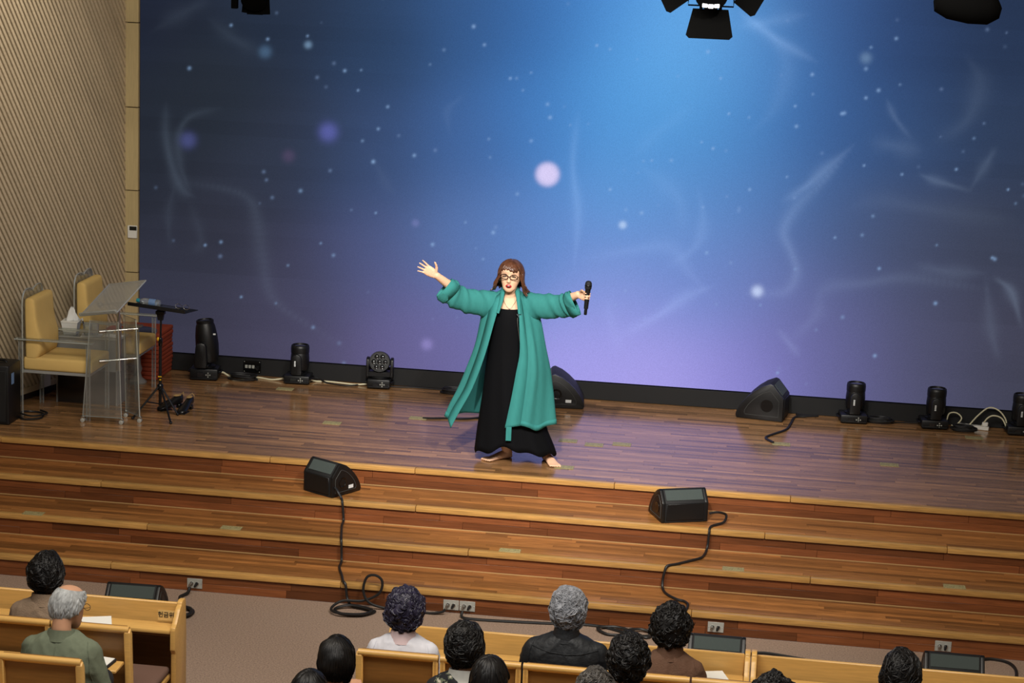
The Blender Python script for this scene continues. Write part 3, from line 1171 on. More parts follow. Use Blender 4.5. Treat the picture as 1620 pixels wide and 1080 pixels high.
for i, (z, r_) in enumerate([(.112, .058), (.135, .045), (.165, .03), (.195, .024), (.222, .012)]):
    rings.append([(r_ * (1 + .35 * sin(3 * a + i)) * cos(a) + .006 * i * .3, r_ * (.7 + .3 * sin(2 * a + i * .7)) * sin(a), z + .008 * sin(4 * a + i)) for a in [2 * pi * k / 18 for k in range(18)]])
b.loft(rings)
b.build('tissue', 'tissue', tx, sharp=30)
b = MB()
b.box((0, 0, .001), (.17, .15, .002), RZ(.2))
tag(b.build('napkin', 'paper', None, loc=(-5.50, 1.30, ztab + .0005)), 'white paper napkin under the drinking glasses', 'napkin')
b = MB()
b.box((0, 0, .001), (.15, .11, .002), RZ(-.15))
tag(b.build('note_sheet', 'paper', None, loc=(-5.315, 1.32, ztab + .0005)), 'white paper sheet near the right end of the clear table', 'paper')
for i, (x, y) in enumerate([(-5.535, 1.285), (-5.475, 1.305)]):
    b = MB()
    b.lathe([(.027, 0), (.031, .02), (.034, .095), (.0315, .095), (.028, .012), (.002, .01)], 18)
    o = b.build('drinking_glass', 'bottle', None, loc=(x, y, ztab + .003))
    tag(o, ['drinking glass on the napkin right beside the tissue box', 'drinking glass on the napkin, farther from the tissue box'][i], 'glass', 'drinking glasses on the clear table')
pn = thing('pen', 'dark blue pen leaning out between tissue box and glasses', 'pen', (-5.575, 1.365, ztab + .003), 0)
b = MB()
b.tube([(0, 0, .002), (-.02, -.02, .105)], .006, 8)
b.build('barrel', 'hair_pu', pn)
b = MB()
b.tube([(-.02, -.02, .105), (-.024, -.024, .128)], .006, 8)
b.build('cap', 'label', pn)

# ---- little round table behind ----------------------------------------------------
rt = thing('round_side_table', 'small round table with dark top and clear turned pedestal in front of the red cushions', 'table', (-5.36, 2.10, Z0), 0)
b = MB()
b.lathe([(.08, 0), (.085, .012), (.065, .03), (.04, .05), (.03, .09), (.042, .13), (.03, .17), (.028, .30), (.045, .36), (.03, .42), (.06, .455)], 22)
b.build('pedestal', 'frost', rt)
b = MB()
b.lathe([(.16, .455), (.17, .462), (.17, .475), (.16, .48)], 36)
b.build('tabletop', 'smoked_shade', rt)

# ---- lectern --------------------------------------------------------------
lc = thing('acrylic_lectern', 'clear acrylic lectern with tilted reading plate, steel post and castors', 'lectern', (-5.06, .80, Z0), 0)
o0 = V((-5.06, .80, Z0))


def panel4(name, pts, th, parent, org):
    """thin acrylic sheet through four world corners, with bright edges"""
    P = [V(p) - org for p in pts]
    n = (P[1] - P[0]).cross(P[3] - P[0]).normalized() * th / 2
    b = MB()
    b.add([p - n for p in P] + [p + n for p in P], [(0, 1, 2, 3), (7, 6, 5, 4), (0, 4, 5, 1), (1, 5, 6, 2), (2, 6, 7, 3), (3, 7, 4, 0)])
    o = b.build(name, 'acrylic', parent)
    b = MB()
    b.tube([P[0], P[1], P[2], P[3]], th * .34, 6, closed=True)
    b.build('bright_edge', 'acrylic_e', o)
    return o


PA = [(-5.35, .646, Z0 + .05), (-5.03, .66, Z0 + .05), (-5.06, .665, 1.487), (-5.29, .655, 1.484)]
PB = [(-5.07, .90, Z0 + .05), (-4.908, .758, Z0 + .05), (-4.955, .80, 1.485), (-5.085, .88, 1.50)]
panel4('side_panel', PA, .014, lc, o0)
panel4('side_panel', PB, .014, lc, o0)
for p in (PA[0], PA[1], PB[0], PB[1]):
    x, y, z = V(p) - o0
    b = MB()
    b.lathe([(.004, 0), (.018, .004), (.018, .03), (.004, .034)], 14, T(x, y, .017) @ RX(pi / 2) @ T(0, -.0, -.017))
    c = b.build('castor', 'alu', lc)
    b = MB()
    b.box((x, y, .042), (.03, .026, .016), bev=.003)
    b.build('castor_fork', 'steel', c)
pb, pt = V((-5.09, .77, 1.06)) - o0, V((-5.09, .77, 1.45)) - o0
b = MB()
b.tube([pb, pt], .022, 12)
b.tube([pt, pt + V((0, 0, .06))], .014, 12)
b.tube([pt + V((0, 0, .06)), pt + V((0, 0, .17))], .011, 12)
b.build('post', 'steel', lc)
for z in (1.40, 1.155):
    p0, p1 = V((-5.21, .64, z)) - o0, V((-4.94, .80, z + .012)) - o0
    b = MB()
    b.tube([p0, p1], .006, 8)
    b.tube([p0, p0 + (p1 - p0) * .2], .014, 10)
    b.tube([p0 + (p1 - p0) * .72, p0 + (p1 - p0) * .88], .014, 10)
    b.build('steel_rod', 'steel', lc)
L0 = V((-5.388, .70, 1.507)) - o0
e1, e2 = V((.366, -.175, .086)), V((.120, .365, .203))
rp = panel4('reading_plate', [L0 + o0, L0 + o0 + e1, L0 + o0 + e1 + e2, L0 + o0 + e2], .014, lc, o0)
rp.data.materials[0] = M_['acrylic_p']
nn = e1.cross(e2).normalized()
b = MB()
b.box((0, 0, 0), (e1.length, .02, .03), frame(L0 + e1 / 2 + nn * .012, e1.normalized(), e2.normalized(), nn), bev=.004)
b.build('book_lip', 'acrylic_e', lc)
pc = L0 + e1 * .5 + e2 * .42 - nn * .03
b = MB()
b.tube([pc - e1 * .32, pc + e1 * .32], .012, 10)
b.ball(pc - e1 * .34, .026, n=14)
b.ball(pc + e1 * .33, .02, n=14)
b.tube([pt + V((0, 0, .14)), pc], .011, 10)
b.build('clamp', 'steel', lc)

# ---- music stand with things on it -------------------------------------------------
ms = thing('music_stand', 'black tripod music stand with a flat desk beside the clear lectern', 'music stand', (-4.83, 1.06, Z0), 0)
b = MB()
b.tube([(0, 0, .08), (0, 0, .60)], .0125, 12)
b.tube([(0, 0, .58), (0.004, 0, .86)], .009, 12)
b.build('pole', 'black', ms)
for k, (x, y) in enumerate([(-.16, -.23), (.18, -.29), (.15, .0)]):
    leg = MB()
    leg.tube([(x * .08, y * .08, .235), (x, y, .012)], .0085, 8)
    lg = leg.build('leg', 'black', ms)
    b = MB()
    b.ball((x, y, .013), .013, n=10)
    b.build('rubber_foot', 'black_g', lg)
    b = MB()
    b.tube([(0, 0, .09), (x * .5, y * .5, .13)], .006, 6)
    b.build('brace', 'black', ms)
b = MB()
b.lathe([(.02, .21), (.026, .22), (.026, .25), (.018, .262)], 14)
b.build('hub', 'black_g', ms)
b = MB()
b.lathe([(.0145, .585), (.017, .59), (.017, .645), (.0145, .65)], 12)
b.build('collar', 'black_g', ms)
b = MB()
b.ball((-.018, -.008, .642), (.012, .008, .016), n=10)
b.box((0, -.0125, .325), (.03, .006, .008))
b.box((.004, -.0125, .30), (.014, .006, .01))
b.build('yellow_knob', 'ytag', ms)
b = MB()
b.loft([[(sx * .028, sy * .02, .85) for sx, sy in ((-1, -1), (1, -1), (1, 1), (-1, 1))], [(sx * .02, sy * .014, .80) for sx, sy in ((-1, -1), (1, -1), (1, 1), (-1, 1))]])
b.box((0, 0, .865), (.075, .05, .03), bev=.005)
b.build('head_block', 'black', ms)
DM = T(0.015, .02, .902) @ RZ(radians(-5)) @ RY(radians(3.5)) @ RX(radians(-5))
b = MB()
b.box((0, 0, 0), (.50, .30, .006), DM, bev=.002)
b.box((0, -.152, .012), (.50, .006, .03), DM, bev=.002)
b.build('desk', 'black', ms)
DW = T(-4.83, 1.06, Z0) @ DM
bo = thing('water_bottle', 'clear plastic water bottle with cyan cap lying on the music stand', 'bottle', (0, 0, 0), 0)
bo.matrix_world = DW @ T(-.135, -.02, .033) @ RY(pi / 2)
b = MB()
b.lathe([(.004, .115), (.026, .112), (.0285, .10), (.0285, .03), (.026, .022), (.0285, .015), (.0285, -.02), (.02, -.05), (.012, -.062), (.012, -.075)], 18)
b.build('bottle_body', 'bottle', bo)
b = MB()
b.lathe([(.016, -.092), (.0165, -.09), (.0165, -.068), (.014, -.066)], 16)
b.build('cap', 'cap', bo)
b = MB()
b.lathe([(.0288, .02), (.0291, .022), (.0291, .075), (.0288, .078)], 18, caps=False)
b.build('label', 'blue_l', bo)
gs = thing('spectacles', 'folded spectacles lying at the right end of the music stand', 'glasses', (0, 0, 0), 0)
gs.matrix_world = DW @ T(.165, .0, .008)
for sg in (-1, 1):
    b = MB()
    b.tube([(sg * .035 + .026 * cos(a), .0, .022 + .019 * sin(a)) for a in [2 * pi * k / 16 for k in range(16)]], .0018, 5, closed=True)
    b.build('rim', 'silver', gs)
    b = MB()
    b.tube([(sg * .062, 0, .026), (sg * .06, .06, .018), (sg * .05, .12, .004)], .0016, 5)
    b.build('temple', 'silver', gs)
b = MB()
b.tube([(-.009, 0, .027), (0, 0, .03), (.009, 0, .027)], .0016, 5)
b.build('bridge', 'silver', gs)
b = MB()
b.box((0, 0, 0), (.14, .20, .002), DW @ T(.04, .0, .005) @ RZ(.1))
tag(b.build('song_sheet', 'smoked_shade'), 'dark sheet lying flat on the music stand between bottle and spectacles', 'paper')

# ---- red floor cushions, a stack of eleven ---------------------------------------------
rr = random.Random(8)
ords = ['topmost', 'second from top', 'third from top', 'fourth from top', 'fifth from top', 'sixth from top, in the middle', 'fifth from bottom', 'fourth from bottom', 'third from bottom', 'second from bottom', 'lowest']
cme = None
nC, hC = 11, .0388
for i in range(nC):
    if cme is None:
        bm = bmesh.new()
        bmesh.ops.create_cube(bm, size=1)
        bmesh.ops.scale(bm, vec=(.52, .44, hC - .001), verts=bm.verts)
        bmesh.ops.bevel(bm, geom=list(bm.edges), offset=.013, segments=3, profile=.6, affect='EDGES')
        b = MB()
        b.bm(bm)
        cme = b.mesh('floor_cushion')
    k = nC - 1 - i
    o = link('floor_cushion', cme, 'red', None, (-5.465 + rr.uniform(-.007, .007) - (.012 if i < 3 else 0), 2.44 + rr.uniform(-.005, .005), Z0 + hC * (i + .5)), (0, 0, rr.uniform(-.012, .012)))
    tag(o, 'red fabric floor cushion, ' + ords[k] + ' of the stack beside the screen', 'cushion', 'stacked red floor cushions')

# ---- shoes -------------------------------------------------------------------------
def make_shoe(label, loc, rz):
    t_ = thing('shoe', label, 'shoe', loc, rz, 'pair of black shoes')
    b = MB()
    rings = []
    for y, w, z0, z1 in [(-.125, .012, .004, .02), (-.115, .03, .004, .034), (-.09, .04, .004, .045), (-.05, .042, .006, .06), (-.01, .036, .016, .078), (.03, .031, .03, .10), (.07, .03, .036, .115), (.10, .027, .04, .118), (.115, .015, .045, .112)]:
        rings.append([(w * cos(a), y, (z0 + z1) / 2 + (z1 - z0) / 2 * sin(a)) for a in [2 * pi * k / 16 for k in range(16)]])
    b.loft(rings)
    b.build('upper', 'shoe', t_, sharp=60)
    b = MB()
    b.ball((0, .065, .112), (.025, .04, .01), n=14)
    b.build('opening', 'insole', t_)
    b = MB()
    b.box((0, .085, .02), (.04, .04, .04), bev=.006)
    b.box((0, -.06, .004), (.072, .11, .008), bev=.003)
    b.build('sole', 'black_g', t_)
    b = MB()
    b.tube([(-.026, .11, .11), (0, .125, .13), (.026, .11, .11)], .004, 6)
    b.build('heel_strap', 'insole', t_)
    return t_


make_shoe('black leather shoe by the music stand, the right one of the pair', (-4.655, 1.22, Z0), radians(-8))
make_shoe('black leather shoe half behind the leg of the music stand', (-4.80, 1.26, Z0), radians(-40))

# ---- cables and sockets at the screen base -----------------------------------------------
zc = Z0 + .008
tag(tube_obj('power_cable', [(-4.74, 2.45, Z0 + .05), (-4.69, 2.47, Z0 + .06), (-4.62, 2.50, Z0 + .02), (-4.50, 2.56, zc), (-4.38, 2.58, zc), (-4.25, 2.54, zc), (-4.115, 2.55, Z0 + .03)], .0085, 'white_c', 50), 'white cable running from the big moving head to the small one beside it', 'cable')
tag(tube_obj('power_cable', [(-3.905, 2.55, Z0 + .03), (-3.86, 2.6, zc), (-3.76, 2.62, zc), (-3.62, 2.60, zc), (-3.5, 2.58, zc), (-3.39, 2.58, Z0 + .02)], .007, 'white_c', 40), 'pale cable with black tape between the small moving head and the lens cluster light', 'cable')
tag(tube_obj('signal_cable', [(-3.91, 2.60, Z0 + .05), (-3.84, 2.62, Z0 + .03), (-3.74, 2.56, zc), (-3.55, 2.52, zc), (-3.40, 2.62, zc), (-3.15, 2.60, zc), (-2.95, 2.63, zc), (-2.7, 2.62, zc), (-2.45, 2.63, zc), (-2.1, 2.64, zc), (-1.85, 2.6, zc)], .007, 'cable', 90), 'thin black cable along the screen base left of the singer', 'cable')


def coil(label, c, r, turns, z, seed=0, ry=.55, thick=.007):
    rr = random.Random(seed)
    pts = []
    for k in range(turns * 8):
        a = k * pi / 4
        q = r * (1 + .12 * sin(a * .37 + seed) + rr.uniform(-.06, .06))
        pts.append((c[0] + q * cos(a) + .01 * sin(k), c[1] + q * ry * sin(a), z + thick + .0016 * k))
    o = tube_obj('cable_coil', pts, thick, 'cable', turns * 22)
    tag(o, label, 'cable')


coil('black cable coil beside the power outlet box at the screen base', (-4.50, 2.48), .12, 4, Z0, 1)
coil('black cable coil on stage at the screen base left of the singer', (-2.55, 2.52), .15, 4, Z0, 2, .4)
coil('black cable coil right of the moving head that follows the wedge monitor', (1.15, 2.56), .11, 4, Z0, 3)
coil('black cable coil in front of the white power strip', (1.86, 2.48), .10, 4, Z0, 4)
tag(tube_obj('stage_cable', [(0.43, 2.60, Z0 + .02), (0.50, 2.62, zc), (0.62, 2.63, zc), (0.52, 2.58, zc), (0.42, 2.52, zc), (0.385, 2.3, zc), (0.34, 2.05, zc), (0.20, 1.80, zc), (0.175, 1.70, zc), (0.235, 1.58, zc)], .011, 'cable', 70), 'thick black cable from the right stage wedge to a floor plate', 'cable')
tag(tube_obj('stage_cable', [(-2.70, 1.55, zc), (-2.62, 1.56, zc), (-2.5, 1.60, zc), (-2.36, 1.62, zc), (-2.2, 1.75, zc), (-2.0, 2.1, zc), (-1.86, 2.36, zc)], .010, 'cable', 50), 'black cable running to a floor plate left of the singer', 'cable')
tag(tube_obj('signal_cable', [(1.25, 2.6, zc), (1.36, 2.62, zc), (1.50, 2.6, Z0 + .02)], .006, 'cable', 20), 'short thin black cable joining the two moving heads on the right', 'cable')
tag(tube_obj('power_cable', [(1.72, 2.58, Z0 + .06), (1.74, 2.60, Z0 + .12), (1.80, 2.60, Z0 + .13), (1.845, 2.58, Z0 + .09), (1.80, 2.56, Z0 + .03), (1.76, 2.55, Z0 + .03)], .006, 'white_c', 40), 'small white cable loop rising left of the white power strip', 'cable')
tag(tube_obj('power_cable', [(1.92, 2.60, Z0 + .035), (1.99, 2.62, Z0 + .12), (2.07, 2.62, Z0 + .19), (2.15, 2.60, Z0 + .18), (2.21, 2.58, Z0 + .12), (2.23, 2.56, Z0 + .06)], .0065, 'white_c', 40), 'taller white cable arch over the right power strip', 'cable')
tag(tube_obj('power_cable', [(2.02, 2.58, Z0 + .035), (2.06, 2.56, Z0 + .11), (2.11, 2.55, Z0 + .14), (2.18, 2.55, Z0 + .12), (2.225, 2.53, Z0 + .05)], .0065, 'white_c', 40), 'lower white cable arch over the right power strip', 'cable')
ps = thing('power_strip', 'white power strip lying at the screen base on the right', 'power strip', (1.95, 2.60, Z0), -.18)
b = MB()
b.box((0, 0, .017), (.27, .055, .033), bev=.005)
b.build('housing', 'white_p', ps)
for k in (-.08, 0, .08):
    b = MB()
    b.lathe([(.018, .033), (.018, .0345), (.004, .0345)], 14, T(k, 0, 0))
    b.build('socket', 'alu', ps)
b = MB()
b.box((.10, .0, .052), (.05, .04, .036), bev=.006)
b.build('plug', 'white_p', ps)
ob = thing('outlet_box', 'black outlet box with three sockets on the screen base', 'outlet', (-4.47, SY - .005, Z0 + .085), 0)
b = MB()
b.box((0, 0, 0), (.16, .03, .11), bev=.004)
b.build('plate', 'black_g', ob)
for k in range(3):
    b = MB()
    b.box((-.052 + k * .032, -.016, .0), (.024, .006, .03), bev=.002)
    b.build('socket', 'alu', ob)
b = MB()
b.tube([(.04, -.015, -.01), (.055, -.035, -.012)], .017, 10)
b.build('plug', 'black', ob)
for sx in (-.07, .07):
    for sz in (-.045, .045):
        b = MB()
        b.ball((sx, -.016, sz), .004, n=8)
        b.build('screw', 'alu', ob)

# ---- metal floor plates -----------------------------------------------------------------
plates = [(-4.06, 2.25, 4, 'floor plate on stage in front of the left small moving head'), (-3.40, 1.19, 4, 'floor plate on the open stage between music stand and singer'),
          (-2.74, 1.56, 4, 'floor plate on stage at the left cable end'), (-1.43, 1.18, 4, 'floor plate on stage just right of the singer, nearest her coat'),
          (-1.21, 1.11, 4, 'floor plate on stage, middle of the three right of the singer'), (-0.99, 1.19, 4, 'floor plate on stage, farthest right of the three beside the singer'), (-1.375, .36, 4, 'floor plate at the bare foot of the singer by the stage edge'),
          (1.16, 1.166, 4, 'floor plate on the open stage at the right'), (.30, 1.58, 4, 'floor plate on stage where the thick right cable ends'), (1.93, 2.27, 4, 'floor plate on stage in front of the power strip'),
          (-5.199, -.866, 2, 'plate in the middle step, the leftmost one'), (-3.698, -.833, 2, 'plate in the middle step, left of the hanging wedge cable'),
          (-1.628, -.84, 2, 'plate in the middle step below the singer'), (-.02, -.851, 2, 'plate in the middle step beside the curved right cable'), (1.531, -.849, 2, 'plate in the middle step near the right edge')]
pm = None
for x, y, k, lb in plates:
    w_, d_ = (.15, .10) if k == 4 else (.155, .085)
    t_ = thing('floor_plate', 'small brass coloured ' + lb, 'floor outlet', (x, y, k * H + .0006), 0, 'metal outlet plates in stage and steps')
    b = MB()
    b.box((0, 0, .001), (w_, d_, .003), bev=.001)
    b.build('plate', 'brass', t_)
    for sg in (-1, 1):
        b = MB()
        b.box((sg * w_ * .22, 0, .003), (w_ * .36, d_ * .66, .002), bev=.0008)
        b.build('lid', 'brass', t_)

# ---- socket plates on the lowest riser --------------------------------------------------
for x, lb, plug in [(-3.818, 'grey connector plate on the lowest riser at the left, with two plugs', 2), (-1.965, 'grey connector plate on the lowest riser, left one of the middle pair', 2),
                    (-1.85, 'grey connector plate on the lowest riser, right one of the middle pair', 2), (-.112, 'grey connector plate on the lowest riser above the middle right floor wedge', 2),
                    (1.434, 'grey connector plate on the lowest riser above the rightmost floor wedge', 2)]:
    t_ = thing('connector_plate', lb, 'wall socket', (x, -3 * TD + .0192, .058), 0, 'connector plates on the lowest riser')
    b = MB()
    b.box((0, -.003, 0), (.110, .006, .072), bev=.001)
    b.build('plate', 'alu', t_)
    for k, sx in enumerate((-.022, .018)):
        b = MB()
        b.lathe([(.014, 0), (.014, .006), (.010, .007), (.010, .003)], 14, T(sx, -.006, 0) @ RX(pi / 2))
        so = b.build('socket', 'steel', t_)
        b = MB()
        b.tube([(sx, -.008, 0), (sx - .006, -.03, -.006), (sx - .008, -.045, -.012)], [.0095, .0095, .006], 10)
        b.build('plug', 'steel' if k == 0 else 'black', t_)
    for sx in (-.047, .047):
        b = MB()
        b.ball((sx, -.006, .0), .003, n=8)
        b.build('screw', 'steel', t_)

# ---- cables on the steps and the carpet ----------------------------------------------------
y1, y2, y3 = 0, -TD, -2 * TD
q_ = .009


def over(x, y, ytop, zt):
    return (x, y, zt)


tag(tube_obj('wedge_cable', [(-3.02, -.40, .56), (-2.99, -.43, .535), (-2.965, -.44, .50), (-2.955, -.455, .488), (-2.945, -.478, .47), (-2.935, -.482, .38), (-2.93, -.50, .335), (-2.92, -.60, .331), (-2.89, -.75, .331), (-2.86, -.90, .331), (-2.85, -.938, .315), (-2.845, -.942, .22), (-2.84, -.97, .172), (-2.83, -1.08, .171), (-2.775, -1.25, .171), (-2.74, -1.37, .171), (-2.715, -1.40, .155), (-2.70, -1.405, .06), (-2.66, -1.44, .02), (-2.56, -1.47, .012),
                              (-2.48, -1.50, .012), (-2.56, -1.60, .012), (-2.70, -1.60, .014), (-2.76, -1.52, .016), (-2.66, -1.46, .03), (-2.50, -1.52, .03), (-2.55, -1.62, .03), (-2.71, -1.64, .03), (-2.78, -1.56, .03), (-2.72, -1.47, .06), (-2.58, -1.43, .06), (-2.47, -1.42, .12), (-2.45, -1.42, .21), (-2.50, -1.42, .25), (-2.56, -1.425, .23), (-2.58, -1.43, .13), (-2.53, -1.44, .05), (-2.40, -1.42, .012), (-2.25, -1.42, .010), (-2.10, -1.43, .010), (-2.02, -1.43, .025), (-1.995, -1.425, .045)], .0095, 'cable', 260),
    'black cable hanging from the left step wedge and coiled on the carpet', 'cable')
tag(tube_obj('wedge_cable', [(-.222, -.262, .545), (-.16, -.27, .56), (-.10, -.22, .53), (-.11, -.30, .50), (-.16, -.36, .493), (-.195, -.40, .491), (-.21, -.455, .489), (-.212, -.480, .46), (-.216, -.484, .37), (-.225, -.52, .332), (-.235, -.60, .331), (-.255, -.68, .331), (-.32, -.76, .331), (-.42, -.87, .331), (-.485, -.925, .329), (-.502, -.942, .29), (-.512, -.945, .22), (-.505, -.98, .172), (-.47, -1.08, .171), (-.40, -1.17, .171), (-.345, -1.20, .171), (-.315, -1.26, .171), (-.32, -1.36, .171), (-.33, -1.402, .15), (-.33, -1.407, .05), (-.36, -1.45, .012), (-.45, -1.5, .01)], .0095, 'cable', 180),
    'black cable curving down the steps from the right step wedge', 'cable')
tag(tube_obj('floor_cable', [(-1.875, -1.425, .04), (-1.87, -1.46, .012), (-1.80, -1.48, .010), (-1.60, -1.47, .010), (-1.3, -1.44, .010), (-1.0, -1.40, .010), (-.85, -1.43, .010), (-.72, -1.52, .010), (-.84, -1.56, .012), (-.92, -1.47, .02), (-.80, -1.42, .02), (-.68, -1.48, .02), (-.58, -1.56, .012), (-.54, -1.48, .012), (-.62, -1.43, .022), (-.72, -1.50, .028), (-.66, -1.57, .02), (-.52, -1.50, .01), (-.42, -1.46, .01), (-.30, -1.5, .01)], .010, 'cable', 170),
    'black cable along the foot of the steps with two flat loops', 'cable')
tag(tube_obj('floor_cable', [(-3.838, -1.42, .045), (-3.84, -1.46, .02), (-3.87, -1.55, .012), (-3.80, -1.70, .012), (-3.70, -1.80, .012), (-3.72, -1.92, .012), (-3.84, -1.95, .012), (-3.90, -1.86, .016), (-3.82, -1.78, .024), (-3.72, -1.80, .03), (-3.70, -1.92, .03), (-3.82, -1.98, .03), (-3.92, -1.9, .03), (-3.86, -1.80, .04), (-3.76, -1.79, .045)], .012, 'cable', 130),
    'black cable coiled on the carpet below the left connector plate', 'cable')
tag(tube_obj('floor_cable', [(.10, -2.0, .03), (.13, -1.72, .01), (.22, -1.66, .01), (.35, -1.68, .01), (.5, -1.72, .01)], .011, 'cable', 30), 'black cable leaving the middle right floor wedge on the carpet', 'cable')
tag(tube_obj('floor_cable', [(1.67, -1.44, .012), (1.76, -1.40, .01), (1.86, -1.44, .01), (1.90, -1.56, .01), (1.88, -1.74, .01), (1.82, -1.9, .01)], .011, 'cable', 40), 'black cable bending on the carpet right of the last floor wedge', 'cable')

# ---- lights hanging from the ceiling --------------------------------------------------------
for nm, y in (('lighting_bar', -2.0), ('lighting_bar', 1.5), ('lighting_bar', -3.0)):
    t_ = thing(nm, {-2.0: 'black pipe bar overhead that carries the barn door spotlight', 1.5: 'black pipe bar overhead that carries the left dark fixture', -3.0: 'black pipe bar overhead that carries the rounded right fixture'}[y], 'lighting bar', (-1.8, y, 5.0 if y < 0 else 4.75), 0)
    zb = 5.0 if y < 0 else 4.75
    b = MB()
    b.tube([(-3.8, 0, 0), (3.8, 0, 0)], .024, 12)
    b.build('pipe', 'black', t_)
    for x in (-3.2, 0.4, 3.2):
        b = MB()
        b.tube([(x, 0, 0), (x, 0, 6.6 - zb - .002)], .01, 8)
        b.build('hanger', 'black', t_)


def clampbar(parent, top, x=0, y=0, z0=0):
    b = MB()
    b.tube([(x, y, z0), (x, y, top)], .012, 8)
    b.box((x, y, top), (.04, .06, .06), bev=.006)
    b.build('hook_clamp', 'black', parent)


ledm = emit_mat('led_chips', (1, .97, .92, 1), 1.6)
bl = thing('barn_door_spotlight', 'black stage spotlight with open barn door flaps hanging at the top centre', 'stage light', (-.387, -2.0, 4.36), 0.03)
b = MB()
b.lathe([(.05, -.16), (.10, -.15), (.115, -.05), (.115, .02), (.105, .03)], 26, T(0, .0, .085) @ RX(radians(-60)))
b.build('housing', 'black', bl)
b = MB()
for k in range(3):
    b.box(((k - 1) * .036, -.11 + .006 * abs(k - 1), -.052 + .004 * abs(k - 1)), (.034, .02, .026), bev=.004)
b.build('led_strip', ledm, bl)
b = MB()
b.lathe([(.10, .024), (.05, .036), (.004, .04)], 24, T(0, .0, .085) @ RX(radians(-60)))
b.build('lens', emit_mat('lamp_lens', (1, .97, .9, 1), 3.0), bl)
b = MB()
b.tube([(-.14, .03, .0), (-.14, .035, -.055), (.14, .035, -.055), (.14, .03, .0)], .005, 6)
b.build('flap_frame', 'black', bl)
for k, (cx, cz, w0, w1, h_, rz_, sx) in enumerate([(0, -.075, .22, .29, .19, 0, 0), (-.17, 0.03, .13, .17, .16, 0, -1), (.17, 0.03, .13, .17, .16, 0, 1), (0, .16, .22, .29, .17, pi, 0)]):
    poly = [(-w0 / 2, 0), (w0 / 2, 0), (w1 / 2, -h_ + .02), (w1 / 2 - .02, -h_), (-w1 / 2 + .02, -h_), (-w1 / 2, -h_ + .02)]
    b = MB()
    if k in (0, 3):
        M = T(cx, .06, cz) @ RX(radians(-18 if k == 0 else 190)) @ frame((0, 0, 0), V((1, 0, 0)), V((0, 0, 1)), V((0, -1, 0)))
    else:
        M = T(cx, .04, cz) @ RY(radians(-62) * sx) @ RX(radians(-20)) @ frame((0, 0, 0), V((1, 0, 0)), V((0, 0, 1)), V((0, -1, 0)))
    b.prism(poly, .003, M)
    fl = b.build('barn_door', 'black_m', bl)
b = MB()
for x in (-.06, .06):
    b.box((x, .05, -.065), (.02, .02, .03), bev=.003)
b.build('hinge', 'black', bl)
b = MB()
b.tube([(-.15, 0, .06), (-.15, 0, .34), (.15, 0, .34), (.15, 0, .06)], .011, 6)
b.build('yoke', 'black', bl)
for c_ in kids(bl):
    if c_.name.startswith('barn_door'):
        c_.data.materials[0] = M_['dark_black']
clampbar(bl, .63, z0=.34)

hl = thing('round_hanging_light', 'rounded dark moving light hanging at the top right corner', 'stage light', (1.07, -3.0, 4.46), 0.0)
b = MB()
b.tube([(-.17, 0, .0), (-.15, 0, -.01), (-.09, -.01, -.03), (.02, -.02, -.045), (.11, -.02, -.05), (.155, -.02, -.04), (.175, -.02, -.03)], [.04, .085, .1, .105, .1, .075, .03], 22)
b.build('head', 'black', hl)
b = MB()
b.box((0, 0, .18), (.30, .2, .09), bev=.012)
b.build('base', 'black', hl)
for sg in (-1, 1):
    b = MB()
    b.box((sg * .06, .0, .10), (.05, .09, .10), bev=.01)
    b.build('yoke_arm', 'black', hl)
b = MB()
b.box((.2, .02, .085), (.16, .03, .02), bev=.004)
b.build('bracket', 'black', hl)
clampbar(hl, .53, z0=.2)

fx = thing('hanging_fixture', 'small dark stage fixture with a side bracket hanging at the top left of the screen', 'stage light', (-4.20, 1.5, 4.02), 0.05)
b = MB()
b.lathe([(.07, -.10), (.10, -.09), (.105, .05), (.09, .1), (.04, .11)], 22, T(.01, 0, .08) @ RX(radians(-50)))
b.build('housing', 'black', fx)
b = MB()
b.box((-.075, .05, -.02), (.05, .012, .12), RY(.1))
b.box((.085, .05, -.02), (.075, .012, .13), RY(-.06))
b.box((.0, .06, -.035), (.13, .012, .10))
b.build('shutter_blades', 'black_m', fx)
b = MB()
b.tube([(-.13, 0, .2), (-.14, 0, .1), (-.15, 0, .03)], .014, 8)
b.box((-.155, 0, .01), (.05, .06, .10), bev=.005)
b.build('bracket', 'black', fx)
b = MB()
b.tube([(-.12, 0, .1), (-.12, 0, .42), (.13, 0, .42), (.13, 0, .1)], .011, 6)
b.build('yoke', 'black', fx)
clampbar(fx, .72, z0=.42)
for r_ in (bl, hl, fx):
    for c_ in kids(r_):
        if c_.name.split('.')[0] not in ('lens', 'led_strip'):
            c_.data.materials[0] = M_['dark_black']

# ================================================================== PEWS
PEWG = 'pews of the hall'


def pew_end(parent, x, y, z, pts, th=.03, name='end_panel'):
    """shaped end board: polygon in (y,z)"""
    b = MB()
    b.prism(pts, th, T(x, y, z) @ frame((0, 0, 0), V((0, 1, 0)), V((0, 0, 1)), V((1, 0, 0))), .004)
    return b.build(name, 'pew', parent)


def s_curve(y0, z0, y1, z1, n=8):
    out = []
    for i in range(n + 1):
        u = i / n
        out.append((y0 + (y1 - y0) * u, z0 + (z1 - z0) * (3 * u * u - 2 * u ** 3)))
    return out


